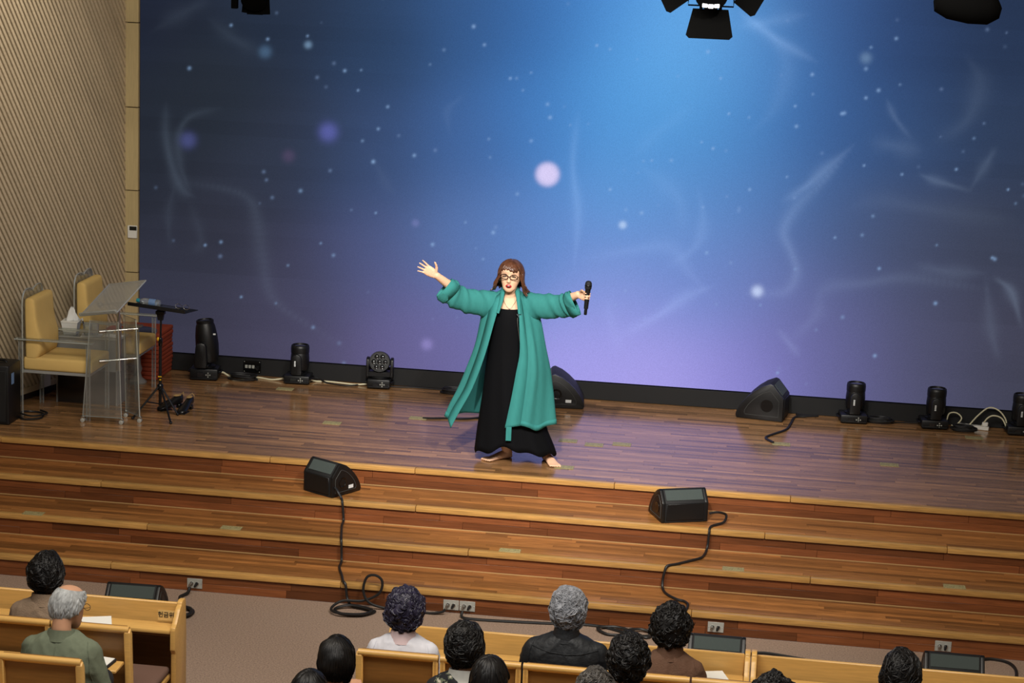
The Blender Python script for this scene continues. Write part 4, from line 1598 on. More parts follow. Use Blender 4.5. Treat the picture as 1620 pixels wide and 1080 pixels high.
def front_desk(label, xa, xb, y, ends, sign=False):
    """low wooden book desk in front of the first pews; y is its upper board"""
    L = xb - xa
    t_ = thing('pew_desk', label, 'pew desk', ((xa + xb) / 2, y, 0), 0, None)
    b = MB()
    b.box((0, .008, .695), (L, .022, .21), RX(radians(-3)) @ T(0, .036, 0), bev=.006)
    b.build('upper_board', 'pew', t_)
    b = MB()
    b.box((0, -.055, .684), (L, .135, .026), bev=.008, seg=2)
    b.build('book_ledge', 'pew', t_)
    b = MB()
    b.box((0, .16, .34), (L, .02, .60))
    b.box((0, .09, .62), (L, .15, .02))
    b.build('front_panel', 'pew_back', t_)
    P = [(.10, 0), (.10, .60), (.085, .80), (.075, .83), (.03, .835), (.005, .825)] + s_curve(.0, .81, -.125, .715) + [(-.13, .70), (-.13, .58)] + [(-.11, .555), (-.105, 0)]
    for s in ends:
        pew_end(t_, s * (L / 2 + .016), 0, 0, P)
    if sign:
        M = T(L / 2 - .045, -.009, .745) @ RX(radians(90 - 3))
        b = MB()
        b.box((0, 0, 0), (.125, .06, .004), M)
        pl = b.build('sign_plate', 'signp', t_)
        fc = bpy.data.curves.new('sign_text', 'FONT')
        fc.body = '\ud5cc\uae08\uc704\uc6d0'
        fc.size = .036
        fc.align_x = 'CENTER'
        fc.align_y = 'CENTER'
        fc.offset = .0006
        fo = bpy.data.objects.new('tmp', fc)
        COL.objects.link(fo)
        dg = bpy.context.evaluated_depsgraph_get()
        tm = bpy.data.meshes.new_from_object(fo.evaluated_get(dg))
        bpy.data.objects.remove(fo)
        tm.transform(M @ T(0.003, 0.002, .0035))
        tm.materials.clear()
        link('lettering', tm, 'ink', pl)
    return t_


front_desk('light wooden book desk in front of the left pews with a lettered plate', -6.3, -3.20, -3.86, (1,), True)
front_desk('light wooden book desk before the middle pews, behind the white shirt and grey hair', -1.90, .082, -3.91, (-1, 1))
front_desk('light wooden book desk in front of the right pews, cut by the frame', .15, 2.9, -3.91, (-1,))


def pew(label, units, yback, zf, ends=(1, -1), over=0.0, shelf=()):
    """units: list of (x0,x1) back panels; back top 0.85 above the tier"""
    xa, xb = units[0][0], units[-1][1]
    t_ = thing('pew', label, 'pew', ((xa + xb) / 2, yback, zf), 0, None)
    cx = (xa + xb) / 2
    for a, c in units:
        L = c - a - .012
        b = MB()
        b.box(((a + c) / 2 - cx, .045, .63), (L - .03, .022, .42), RX(radians(6)) @ T(0, .06, 0), bev=.004)
        b.build('back_panel', 'pew_back', t_)
        b = MB()
        b.tube([((a + .006) - cx, .0, .832), ((c - .006) - cx, .0, .832)], .02, 14, flat=.95)
        b.box(((a + c) / 2 - cx, .018, .818), (L, .03, .03), bev=.008)
        b.build('top_rail', 'pew', t_)
        for x in (a + .02, c - .02):
            b = MB()
            b.box((x - cx, .028, .58), (.028, .045, .50), RX(radians(5)) @ T(0, .05, 0), bev=.006)
            b.build('stile', 'pew', t_)
    b = MB()
    b.box((over / 2, .235, .40), (xb - xa + over, .42, .03), bev=.006)
    b.build('seat', 'pew', t_)
    b = MB()
    b.box((over / 2, .245, .438), (xb - xa + over - .01, .40, .048), bev=.02, seg=3)
    b.build('seat_cushion', 'pew_cush', t_)
    b = MB()
    b.box((0, -.085, .64), (xb - xa - .06, .15, .018), bev=.004)
    b.build('book_rack', 'pew', t_)
    for s in ends:
        x = s * ((xb - xa) / 2 - .012)
        P = [(.43, 0), (.40, .40), (.06, .42), (.03, .80), (.005, .838), (-.02, .82), (.0, .40), (-.06, 0)]
        pew_end(t_, x, 0, 0, P, .032)
    return t_


ms_ = .455
pew('wooden pew on the left, under the brown top, the one nearest the steps', [(-3.31 - ms_ * (k + 1), -3.31 - ms_ * k) for k in range(5, -1, -1)], -4.375, 0, over=.10)
pew('wooden pew at the lower left corner, behind the green blazer', [(-3.31 - ms_ * (k + 1), -3.31 - ms_ * k) for k in range(5, -1, -1)], -5.155, .10)
pew('wooden pew in the middle under the white shirt and the black jacket', [(-2.02 + ms_ * k, -2.02 + ms_ * (k + 1)) for k in range(5)], -4.40, 0)
pew('wooden pew in the middle, second from the steps, below the lower frame edge', [(-2.2 + ms_ * k, -2.2 + ms_ * (k + 1)) for k in range(5)], -5.20, .10)
pew('wooden pew in the middle, third from the steps, below the lower frame edge', [(-2.3 + ms_ * k, -2.3 + ms_ * (k + 1)) for k in range(6)], -5.98, .20)
pew('wooden pew on the right behind the short dark haired person, below the frame', [(.32 + ms_ * k, .32 + ms_ * (k + 1)) for k in range(4)], -5.20, .10)

b = MB()
b.box((0, 0, .001), (.15, .20, .002), RZ(.3))
tag(b.build('hymn_sheet', 'paper', None, loc=(-.08, -3.985, .6985)), 'white sheet on the book ledge right of the brown blouse', 'paper')
bk = thing('open_book', 'white open booklet on the pew rack beside the green blazer', 'book', (-3.47, -4.45, .6505), -.1)
b = MB()
b.box((0, 0, .008), (.17, .12, .016), bev=.002)
b.build('cover', 'trouser', bk)
b = MB()
b.box((.0, 0, .0185), (.155, .11, .005), RY(.02), bev=.001)
b.build('pages', 'paper', bk)


# ================================================================== PEOPLE
def head_geo(b, M, s=1.0):
    """chin at z=0, crown at .225, face to -y"""
    R = [(-.008, .014, -.082, -.055), (.0, .028, -.093, -.045), (.018, .043, -.098, -.02), (.045, .055, -.097, .03), (.07, .064, -.094, .06), (.10, .070, -.091, .083), (.125, .073, -.091, .093),
         (.15, .0755, -.092, .096), (.175, .073, -.086, .09), (.198, .062, -.066, .075), (.213, .045, -.045, .052), (.222, .024, -.022, .026)]
    rings = []
    n = 32
    for z, w, yf, yb in R:
        r = []
        for k in range(n):
            a = 2 * pi * k / n
            x = w * math.copysign(abs(sin(a)) ** .92, sin(a))
            c = -cos(a)
            y = (yf + yb) / 2 + (yb - yf) / 2 * c
            # eye sockets and cheeks
            if c < -.3:
                for sg in (-1, 1):
                    d = ((x - sg * .031) / .02) ** 2 + ((z - .118) / .013) ** 2
                    y += .007 * math.exp(-d)
                    d = ((x - sg * .036) / .02) ** 2 + ((z - .075) / .02) ** 2
                    y -= .003 * math.exp(-d)
            r.append((x * s, y * s, z * s))
        rings.append(r)
    b.loft(rings, M)
    # nose
    b.loft([[(x * s, y * s, z * s) for x, y, z in q] for q in (
        [(-.006, -.085, .122), (.006, -.085, .122), (.004, -.096, .122), (-.004, -.096, .122)],
        [(-.010, -.085, .095), (.010, -.085, .095), (.006, -.107, .095), (-.006, -.107, .095)],
        [(-.017, -.085, .078), (.017, -.085, .078), (.010, -.116, .079), (-.010, -.116, .079)],
        [(-.014, -.085, .069), (.014, -.085, .069), (.008, -.106, .070), (-.008, -.106, .070)])], M)
    for sg in (-1, 1):
        b.ball((0, 0, 0), (.008 * s, .019 * s, .031 * s), M @ T(sg * .075 * s, .012 * s, .105 * s) @ RZ(sg * -.35), 12)


def hand_geo(b, M, curl=(.25, .3, .2), spread=.1, thumb=(.5, .25), mirror=1, s=1.0):
    """wrist at origin, fingers along +y, palm faces +z, thumb on -x (mirror=-1: +x)"""
    rings = []
    for y, w, h, z in [(-.02, .026, .020, 0), (.0, .027, .019, 0), (.03, .036, .017, .0), (.06, .041, .015, .0), (.085, .040, .012, -.001), (.093, .036, .008, -.001)]:
        rings.append([(w * math.copysign(abs(cos(a)) ** .7, cos(a)) * s, y * s, (z + h * sin(a)) * s) for a in [2 * pi * k / 16 for k in range(16)]])
    b.loft(rings, M)
    for i, (x, L, r) in enumerate([(-.030, .068, .0083), (-.0105, .076, .0086), (.0095, .070, .0083), (.029, .055, .0074)]):
        x *= mirror
        p = V((x, .086, -.001))
        az = -(spread) * (x / .03)
        a = 0
        pts = [V((x * .8, .05, 0)), p]
        for j, f in enumerate((.45, .30, .25)):
            a += curl[j]
            d = V((sin(-az) * cos(a), cos(az) * cos(a), sin(a)))
            p = p + d * L * f
            pts.append(p)
        b.limb([q * s for q in pts], [r * 1.05 * s, r * s, r * .95 * s, r * .85 * s, r * .72 * s], 10, M)
    tx, tz = thumb
    p = V((-.022 * mirror, .018, .004))
    pts = [p]
    d = V((-sin(tx) * mirror, cos(tx) * cos(tz), sin(tz))).normalized()
    p = p + d * .036
    pts.append(p)
    d2 = (d + V((0.25 * mirror * tz, .35, tz * .5))).normalized()
    p = p + d2 * .030
    pts.append(p)
    d3 = (d2 + V((0.3 * mirror * tz, .35, tz * .4))).normalized()
    pts.append(p + d3 * .022)
    b.limb([q * s for q in pts], [.0135 * s, .0115 * s, .0092 * s, .0075 * s], 10, M)


def foot_geo(b, M, mirror=1):
    """heel at origin, toes along -y"""
    rings = []
    for y, w, h, x in [(.03, .018, .03, 0), (.02, .03, .045, 0), (-.02, .033, .066, 0), (-.07, .036, .058, 0), (-.12, .042, .040, .003), (-.165, .046, .026, .006), (-.185, .044, .020, .007)]:
        rings.append([(x * mirror + w * math.copysign(abs(cos(a)) ** .8, cos(a)), y, max(h / 2 + h / 2 * sin(a), 0.001)) for a in [2 * pi * k / 16 for k in range(16)]])
    b.loft(rings, M)
    for i, (x, L, r) in enumerate([(-.028, .045, .0125), (-.008, .043, .0095), (.010, .038, .009), (.026, .031, .0085), (.040, .022, .008)]):
        x = (x + .004) * mirror
        b.limb([(x, -.165, .013), (x * 1.05, -.18 - L * .6, .0125), (x * 1.08, -.18 - L, .010)], [r, r, r * .85], 10, M)


def hair_path(th, s, rx, ry, rz, c, phi0, phi1, drop, flip):
    """point on the hair sheet: over the skull from phi0 to phi1, then hanging"""
    arc = (phi1 - phi0) * (rx + ry + rz) / 3
    tot = arc + drop
    d = s * tot
    if d <= arc or drop <= 0:
        ph = phi0 + (phi1 - phi0) * min(d / max(arc, 1e-6), 1)
        dr = V((sin(ph) * sin(th), -sin(ph) * cos(th), cos(ph)))
        return V((c[0] + rx * dr.x, c[1] + ry * dr.y, c[2] + rz * dr.z)), dr
    dr = V((sin(phi1) * sin(th), -sin(phi1) * cos(th), cos(phi1)))
    p = V((c[0] + rx * dr.x, c[1] + ry * dr.y, c[2] + rz * dr.z))
    e = d - arc
    u = e / drop
    out = flip * u ** 4
    h = V((sin(th), -cos(th), 0))
    return p + V((0, 0, -e)) + h * out, h


def hair_geo(b, M, end, start=None, drop=None, flip=0.0, thick=.016, nl=140, lr=.008, curl=0.0, amp=.12, freq=18, seed=0, lumps=0.0, rad=(.0775, .097, .108), ctr=(0, .004, .118), lift=0.0):
    rr = random.Random(seed)
    start = start or (lambda t: .0)
    drop = drop or (lambda t: 0.0)
    nt, ns = 56, 20
    rings = []
    off = V((rr.random() * 9, rr.random() * 9, rr.random() * 9))

    def pt(t, s, o):
        p, d = hair_path(t, s, rad[0], rad[1], rad[2], ctr, start(t), end(t), drop(t), flip)
        k = 1 + amp * noise.noise(p * freq + off) * 2
        tap = 1.0 - .75 * max(0, (s - .86) / .14) ** 2
        if lumps:
            tap += lumps * (noise.noise(p * 42 + off) + .6 * noise.noise(p * 85 + off))
        return p + d * (thick * k * tap + o + lift * sin(pi * min(s, 1)) * .5)
    for i in range(nt):
        t = 2 * pi * i / nt
        rings.append([pt(t, s / (ns - 1), 0) for s in range(ns)] + [pt(t, .985, -thick * 1.35 - .004)])
    rings.append(rings[0])
    b.loft(rings, M, closed=False, caps=False)
    for i in range(nl):
        t = rr.uniform(0, 2 * pi)
        tot = max((end(t) - start(t)) * (rad[0] + rad[1] + rad[2]) / 3 + drop(t), .05)
        pts, rs_ = [], []
        if curl > 0:
            # a bent lock lying on the hair: an arc of a circle, bulging out in the middle
            ro = rr.uniform(.5, 1.2) * curl
            s0 = rr.uniform(.02, .98)
            a0 = rr.uniform(0, 2 * pi)
            sw = rr.uniform(1.6, 3.4) * rr.choice((-1, 1))
            sn = max(sin(start(t) + s0 * (end(t) - start(t))), .25)
            for k in range(8):
                u = k / 7
                a = a0 + sw * u
                tt = t + ro * (cos(a) - cos(a0)) / (rad[0] * sn)
                ss = min(max(s0 + ro * (sin(a) - sin(a0)) / tot, 0), 1.0)
                pts.append(pt(tt, ss, -.003 + .007 * sin(pi * u)))
                rs_.append(max(lr * (1 - (2 * u - 1) ** 2) ** .5, .001))
        else:
            s0 = rr.uniform(0.0, .75)
            ds = rr.uniform(.2, .45)
            ph = rr.uniform(0, 6.3)
            dt = rr.uniform(-.12, .12)
            for k in range(8):
                u = k / 7
                s_ = min(s0 + ds * u, 1.03)
                pts.append(pt(t + dt * u + .04 * sin(ph + 3 * u), s_, -.001 + .002 * sin(pi * u)))
                rs_.append(max(lr * (1 - (2 * u - 1) ** 2) ** .5, .0012))
        b.tube(pts, rs_, 5, M, flat=.6)


def folds(a, seed=0):
    o = V((seed * 3.1, seed * 1.7, seed * .9))

    def fn(co, n):
        q = V((co.x * 11 + co.z * 5 * (1 if co.x > 0 else -1), co.y * 7, co.z * 8)) + o
        r = 1 - abs(noise.noise(q)) * 2.2
        r2 = 1 - abs(noise.noise(q * 2.1 + V((4, 2, 1)))) * 2.2
        return co + n * a * (.7 * r * max(r, 0) + .35 * r2 * max(r2, 0) - .2)
    return fn


def on_back(me, pts, off=.002):
    """drop points onto the back of a garment from behind"""
    from mathutils.bvhtree import BVHTree
    tree = BVHTree.FromPolygons([v.co for v in me.vertices], [p.vertices for p in me.polygons])
    out = []
    for x, z in pts:
        h = tree.ray_cast(V((x, 1.0, z)), V((0, -1, 0)))
        if h[0] is not None:
            out.append(h[0] + V((0, off, 0)))
    return out


def seam(top, pts, m, name, r=.0018):
    P = on_back(top.data, [(p.x, p.y) for p in cr([(x, z, 0) for x, z in pts], 24)])
    if len(P) > 2:
        b = MB()
        b.tube(P, r, 6)
        b.build(name, m, top)


def jitter(a, f, seed=0):
    o = V((seed * 3.1, seed * 1.7, seed * .9))

    def fn(co, n):
        v = noise.noise(co * f + o) + .5 * noise.noise(co * f * 2.3 + o)
        return co + n * a * v
    return fn


# ---- the singer --------------------------------------------------------------------------------
sg_ = thing('person', 'woman singing barefoot with arms outstretched, teal open coat over long black dress', 'person', (-1.685, .462, Z0), .112)
HEADC = V((-.182, -.055, 1.368))     # chin
HM = T(HEADC.x, HEADC.y + .03, HEADC.z) @ RZ(-.13) @ RX(.05) @ RY(radians(2)) @ Matrix.Diagonal((1.1, 1.04, .99, 1))
b = MB()
head_geo(b, HM, 1.02)
b.limb([(-.178, .01, 1.24), (-.181, -.012, 1.33), (-.183, -.012, 1.42)], [.062, .053, .052], 16)
rings = []
for z, cx, w, d in [(.62, -.14, .10, .08), (.68, -.145, .165, .115), (.80, -.15, .175, .12), (.95, -.165, .155, .115), (1.08, -.172, .155, .12), (1.18, -.176, .16, .112), (1.25, -.178, .15, .09), (1.295, -.179, .10, .062), (1.32, -.18, .055, .05)]:
    rings.append([(cx + w * cos(a), d * sin(a) * (1.0), z) for a in [2 * pi * k / 28 for k in range(28)]])
b.loft(rings)
SHL, ELL, WRL = V((-.345, .0, 1.262)), V((-.535, -.14, 1.318)), V((-.735, -.28, 1.49))
SHR, ELR, WRR = V((-.012, .0, 1.262)), V((.205, -.15, 1.305)), V((.335, -.30, 1.398))
b.limb([(-.25, 0, 1.255), SHL, (SHL + ELL) / 2, ELL, (ELL + WRL) / 2, WRL], [.05, .055, .048, .040, .037, .026], 14)
b.limb([(-.10, 0, 1.255), SHR, (SHR + ELR) / 2, ELR, (ELR + WRR) / 2, WRR], [.05, .055, .048, .040, .037, .026], 14)
# right hand (picture left): open, palm to the hall
fy = V((-.86, -.12, .5)).normalized()
fz = V((.05, -1, -.10)).normalized()
fx_ = fy.cross(fz).normalized()
fz = fx_.cross(fy)
hand_geo(b, frame(WRL + fy * .005, fx_, fy, fz), curl=(.05, .12, .1), spread=.26, thumb=(1.15, .25), mirror=-1, s=1.0)
# left hand: closed on the microphone
MICA = V((.055, .0, 1.0)).normalized()
gx_ = -MICA
gy = V((.80, -.52, .10))
gy = (gy - gx_ * gy.dot(gx_)).normalized()
gz_ = gx_.cross(gy)
HMIC = frame(WRR + gy * .005, gx_, gy, gz_)
hand_geo(b, HMIC, curl=(.75, 1.15, .9), spread=.0, thumb=(.55, .75), mirror=1, s=1.0)
MICC = HMIC @ V((0, .093, .027))
for hip, kn, an, heel, toe in [((-.22, .0, .66), (-.19, -.02, .40), (-.165, .055, .085), V((-.145, .075, 0)), V((-.30, -.03, 0))),
                              ((-.06, .0, .66), (.03, -.03, .40), (.150, .03, .085), V((.155, .055, 0)), V((.235, -.14, 0)))]:
    b.limb([hip, kn, ((V(kn) + V(an)) / 2 + V((0, .02, .03))), an, (heel.x, heel.y - .0, .045)], [.095, .062, .055, .037, .034], 14)
    d = (heel - toe).normalized()
    foot_geo(b, frame(heel, V((d.y, -d.x, 0)), d, V((0, 0, 1))) if False else frame(heel, V((-d.y, d.x, 0)) * -1, d, V((0, 0, 1))), 1 if hip[0] < -.1 else -1)
body = link('body', fuse(b, 'body', .0048, 3, .5), 'skin', sg_)

# face
b = MB()
for sgn in (-1, 1):
    b.ball((sgn * .0315, -.0885, .1185), (.013, .006, .0045), HM, 12)
b.build('eyes', 'eye', body)
b = MB()
for sgn in (-1, 1):
    b.tube([(sgn * .016, -.0985, .134), (sgn * .032, -.097, .139), (sgn * .05, -.084, .134)], [.002, .0028, .0015], 6, HM)
b.build('eyebrows', 'brow', body)
b = MB()
b.ball((0, -.0965, .043), (.0215, .009, .0165), HM, 18)
b.build('lips', 'lips', body)
b = MB()
b.ball((0, -.101, .0425), (.0145, .007, .0095), HM, 14)
b.build('open_mouth', 'mouth', body)
b = MB()
b.box((0, -.1065, .0485), (.014, .002, .0025), HM)
b.build('teeth', 'teeth', body)
b = MB()
for sgn in (-1, 1):
    P = []
    for k in range(24):
        a = 2 * pi * k / 24
        P.append((sgn * .033 + .0265 * math.copysign(abs(cos(a)) ** .75, cos(a)), -.109 + .012 * abs(sgn * .033 + .0265 * cos(a)) / .06, .1165 + .0165 * math.copysign(abs(sin(a)) ** .8, sin(a))))
    b.tube(P, .0030, 6, HM, closed=True)
    b.tube([(sgn * .059, -.098, .122), (sgn * .074, -.05, .118), (sgn * .078, .0, .112)], .0018, 5, HM)
b.tube([(-.0075, -.110, .119), (0, -.112, .122), (.0075, -.110, .119)], .002, 5, HM)
b.build('spectacles', 'eye', body)
b = MB()
for sgn in (-1, 1):
    b.ball((sgn * .077, .002, .062), .0055, HM, 10)
b.build('earrings', 'silver', sg_)
b = MB()
b.tube(cr([(-.235, -.05, 1.30), (-.215, -.088, 1.262), (-.180, -.108, 1.228), (-.148, -.092, 1.262), (-.125, -.05, 1.30)], 30), .0013, 5)
b.box((-.180, -.112, 1.215), (.005, .003, .026))
b.box((-.180, -.112, 1.219), (.015, .003, .005))
b.build('necklace', 'silver', sg_)

# hair: bob with a fringe, ends flipped out
b = MB()


def hs_end(t):
    f = abs(((t + pi) % (2 * pi)) - pi)           # 0 at the face
    sgn = ((t + pi) % (2 * pi)) - pi
    if f < .9:
        return 1.16 + .14 * sin(2.2 * sgn + .6) * sin(2.2 * sgn + .6) + .03 * sin(23 * sgn)
    return 1.6


def hs_drop(t):
    f = abs(((t + pi) % (2 * pi)) - pi)
    if f < .9:
        return 0.0
    if f < 1.15:
        return .13 * (f - .9) / .25
    return .13 + .012 * sin(7 * t)


hair_geo(b, HM, hs_end, drop=hs_drop, flip=.048, thick=.013, nl=520, lr=.0042, amp=.08, seed=3, rad=(.0785, .097, .104), ctr=(0, .004, .119))
b.build('hair', 'hair_b', sg_, sharp=70)

# long black dress
b = MB()
rings = []
nD = 96
for z, x0, x1, d, cy in [(1.222, -.285, -.07, .118, -.012), (1.15, -.31, -.045, .135, -.012), (1.05, -.322, -.03, .14, -.01), (.93, -.33, -.015, .142, -.01), (.82, -.34, .0, .148, -.01), (.70, -.352, .02, .155, -.01), (.55, -.365, .055, .165, -.01), (.40, -.382, .105, .175, -.01), (.25, -.398, .155, .185, -.005), (.13, -.408, .210, .195, 0.0), (.08, -.412, .228, .198, .0)]:
    r = []
    fold = max(0, (1.0 - z)) * .020
    for k in range(nD):
        a = 2 * pi * k / nD
        w = (x1 - x0) / 2
        q = 1 + fold / .2 * (sin(7 * a + 1.2) * .5 + sin(11 * a + z * 3) * .35)
        x = (x0 + x1) / 2 + w * cos(a) * (1 + (q - 1) * .35)
        y = cy + d * sin(a) * q
        zz = z
        if z < .3:
            wgt = (.3 - z) / .22
            front = max(0, -sin(a))
            # hem lifted over the feet, dipping at the sides
            zz += wgt * (.055 * front * math.exp(-((x + .155) / .10) ** 2) + .02 * front - .018 * (1 - front) + .012 * sin(9 * a))
        r.append((x, y, zz))
    rings.append(r)
top = [(p[0] * 1, p[1] * .97, p[2] + .004) for p in rings[0]]
rings = [[(-.1775 + (p[0] + .1775) * .96, p[1] * .95, p[2] - .02) for p in rings[0]], top] + rings
b.loft(rings, caps=False)
dr = b.build('dress', 'dress', sg_, sharp=80)
so = dr.modifiers.new('s', 'SOLIDIFY')
so.thickness = .004
b = MB()
b.tube(cr([(-.115, -.152, 1.17), (-.112, -.157, 1.12), (-.10, -.16, 1.05), (-.088, -.165, .985), (-.085, -.165, .965)], 40), .0035, 6)
b.build('bead_trim', 'silver', sg_)
b = MB()
b.add([(-.125, -.142, 1.195), (-.085, -.150, 1.20), (-.082, -.158, 1.155), (-.098, -.163, 1.165)], [(0, 1, 2, 3)])
o = b.build('lapel_flap', 'denim', sg_)
o.modifiers.new('s', 'SOLIDIFY').thickness = .003

# coat body
CR = [(1.352, [(-.228, -.05), (-.252, .02), (-.18, .072), (-.108, .02), (-.132, -.05)]),
      (1.325, [(-.236, -.075), (-.30, .01), (-.18, .10), (-.06, .01), (-.126, -.08)]),
      (1.29, [(-.248, -.105), (-.365, .005), (-.18, .118), (.005, .005), (-.118, -.11)]),
      (1.22, [(-.270, -.145), (-.388, .0), (-.18, .14), (.03, .0), (-.106, -.15)]),
      (1.10, [(-.30, -.168), (-.405, .0), (-.18, .15), (.055, .0), (-.096, -.182)]),
      (.91, [(-.345, -.178), (-.440, .0), (-.18, .165), (.08, .0), (-.086, -.198)]),
      (.75, [(-.392, -.175), (-.485, .02), (-.19, .195), (.105, .02), (-.108, -.205)]),
      (.58, [(-.455, -.165), (-.535, .03), (-.2, .22), (.135, .02), (-.132, -.212)]),
      (.43, [(-.545, -.15), (-.585, .02), (-.21, .24), (.160, .02), (-.158, -.22)]),
      (.33, [(-.60, -.14), (-.612, .0), (-.22, .25), (.178, .02), (-.176, -.225)])]
nC_ = 88
rings = []
for z, P in CR:
    dn_ = min(1, max(0, (1.25 - z) / .5))
    sd, rf = V(P[3]), V(P[4])
    sd = sd + V((.03 * dn_, 0))
    mid = sd * .5 + rf * .5 + V((.05, -.085)) * dn_
    P = [P[0], P[1], P[2], tuple(sd), tuple(mid), P[4]]
    Q = cr([(x, y, z) for x, y in P], nC_)
    fa = max(0, 1.28 - z) * .022
    r = []
    for k, p in enumerate(Q):
        u = k / (nC_ - 1)
        t2 = Q[min(k + 1, nC_ - 1)] - Q[max(k - 1, 0)]
        n2 = V((t2.y, -t2.x, 0)).normalized()
        f = fa * (sin(u * 34 + 1.5 * z) * .6 + sin(u * 61 + z * 4) * .35) * min(1, 6 * u + .2) * min(1, 6 * (1 - u) + .2)
        zz = p.z
        if z < .6:
            w_ = (.6 - z) / .27
            zz += w_ * (-.055 * (1 - min(u / .08, 1)) + .03 * math.exp(-((u - .16) / .06) ** 2) - .02 * math.exp(-((u - .8) / .06) ** 2) + .012 * sin(u * 30) - .02 * math.exp(-((u - .55) / .2) ** 2))
        r.append(p + n2 * f + V((0, 0, zz - p.z)))
    rings.append(r)
# finer rows
fine = []
for k in range(nC_):
    fine.append(cr([r[k] for r in rings], 46))
b = MB()
b.loft([[fine[k][i] for k in range(nC_)] for i in range(46)], closed=False, caps=False)
coat = b.build('coat', 'teal', sg_, sharp=80)
coat.modifiers.new('s', 'SOLIDIFY').thickness = .003


def strip(name, idx, w0, w1, parent):
    b = MB()
    A = [fine[idx[0]][i] + V((0, -.006, 0)) for i in range(0, 46)]
    B = [fine[idx[1]][i] + V((0, -.007, 0)) for i in range(0, 46)]
    b.loft([A, B], closed=False, caps=False)
    o = b.build(name, 'teal_s', parent, sharp=80)
    o.modifiers.new('s', 'SOLIDIFY').thickness = .004


strip('front_band', (0, 7), 0, 0, coat)
strip('front_band', (nC_ - 1, nC_ - 9), 0, 0, coat)
b = MB()
Hh = [fine[k][45] for k in range(nC_)]
Hg = [fine[k][43] + (fine[k][43] - V((-.18, .02, fine[k][43].z))) * .004 for k in range(nC_)]
b.loft([[p + (p - V((-.18, .02, p.z))) * .004 for p in Hh], Hg], closed=False, caps=False)
o = b.build('hem', 'teal_s', coat, sharp=80)
o.modifiers.new('s', 'SOLIDIFY').thickness = .003
b = MB()
b.box((-.145, -.235, .275), (.042, .004, .11), RZ(0))
b.build('tie_end', 'teal_s', coat)
# shawl collar
b = MB()
b.tube(cr([(-.268, -.165, 1.20), (-.245, -.12, 1.29), (-.238, -.06, 1.345), (-.225, .02, 1.372), (-.18, .055, 1.378), (-.135, .02, 1.372), (-.122, -.06, 1.345), (-.112, -.12, 1.29), (-.100, -.17, 1.20)], 40),
       lambda u: .012 + .012 * sin(pi * u), 8, flat=.6)
b.build('collar', 'teal_s', coat, sharp=80)


def sleeve(name, A, Bm, Cc, r0, r1, r2, parent, seed, drop):
    P = cr([A, Bm, Cc], 30)
    rings = []
    n = 36
    up0 = V((0, 0, 1))
    for i, p in enumerate(P):
        u = i / 29
        t_ = (P[min(i + 1, 29)] - P[max(i - 1, 0)]).normalized()
        x = t_.cross(up0).normalized()
        y = x.cross(t_)
        r_ = r0 * (1 - u) ** 1 + r1 * u if u < .5 else r1 + (r2 - r1) * (u - .5) * 2
        r_ = r0 + (r1 - r0) * min(u * 2, 1) if u < .5 else r1 + (r2 - r1) * (u - .5) * 2
        if u > .74:
            r_ *= 1.03
            e_ = (u - .74) / .26
            t_ = (t_ * (1 - e_) + V((t_.x, t_.y * .15, t_.z)).normalized() * e_).normalized()
            x = t_.cross(up0).normalized()
            y = x.cross(t_)
        ring = []
        for k in range(n):
            a = 2 * pi * k / n
            w = 1 + .07 * sin(u * 26 + 2 * a + seed) * (.4 + u) + .04 * sin(u * 47 + 3 * a)
            yy = sin(a) * r_ * w
            if yy < 0:
                yy *= 1 + drop * u
            ring.append(p + x * cos(a) * r_ * .78 * w + y * yy)
        rings.append(ring)
    # turned-in cuff
    c = P[-1]
    rings.append([c + (q - c) * .94 + (P[-2] - c) * .3 for q in rings[-1]])
    rings.append([c + (q - c) * .94 + (P[-6] - c) * 1.0 for q in rings[-2]])
    b = MB()
    b.loft(rings, caps=False)
    o = b.build(name, 'teal', parent, sharp=80)
    o.modifiers.new('s', 'SOLIDIFY').thickness = .003
    # cuff band
    b = MB()
    band = [[c + (q - c) * 1.02 for q in rings[29]], [P[23] + (q - P[23]) * 1.03 for q in rings[23]]]
    b.loft(band, caps=False)
    o2 = b.build('cuff', 'teal_s', o, sharp=80)
    o2.modifiers.new('s', 'SOLIDIFY').thickness = .004


sleeve('sleeve', V((-.30, 0, 1.235)), ELL + V((0, 0, -.02)), ELL.lerp(WRL, .68) + V((0, 0, -.03)), .105, .080, .078, coat, 1.0, .45)
sleeve('sleeve', V((-.05, 0, 1.235)), ELR + V((0, 0, -.02)), ELR.lerp(WRR, .72) + V((0.01, 0, -.03)), .105, .078, .076, coat, 2.2, .5)

# microphone
mic = thing('microphone', 'black handheld microphone gripped in the raised fist of the singer', 'microphone', (0, 0, 0), 0)
WM_ = T(-1.685, .462, Z0) @ RZ(.112)
zax = MICA
mic.matrix_world = WM_ @ frame(MICC, V((1, 0, 0)), zax.cross(V((1, 0, 0))).normalized(), zax) if False else WM_ @ T(*MICC) @ MICA.to_track_quat('Z', 'Y').to_matrix().to_4x4()
b = MB()
b.lathe([(.010, -.135), (.012, -.13), (.012, -.09), (.0165, -.088), (.018, -.03), (.0195, .03), (.021, .058), (.018, .06)], 18)
b.build('handle', 'black', mic)
b = MB()
b.lathe([(.021, .06), (.0255, .066), (.0265, .09), (.025, .108), (.018, .121), (.006, .126)], 18)
b.build('grille_head', 'black_m', mic)
b = MB()
b.lathe([(.0265, .083), (.0275, .085), (.0275, .091), (.0265, .093)], 18, caps=False)
b.build('grille_ring', 'black_g', mic)


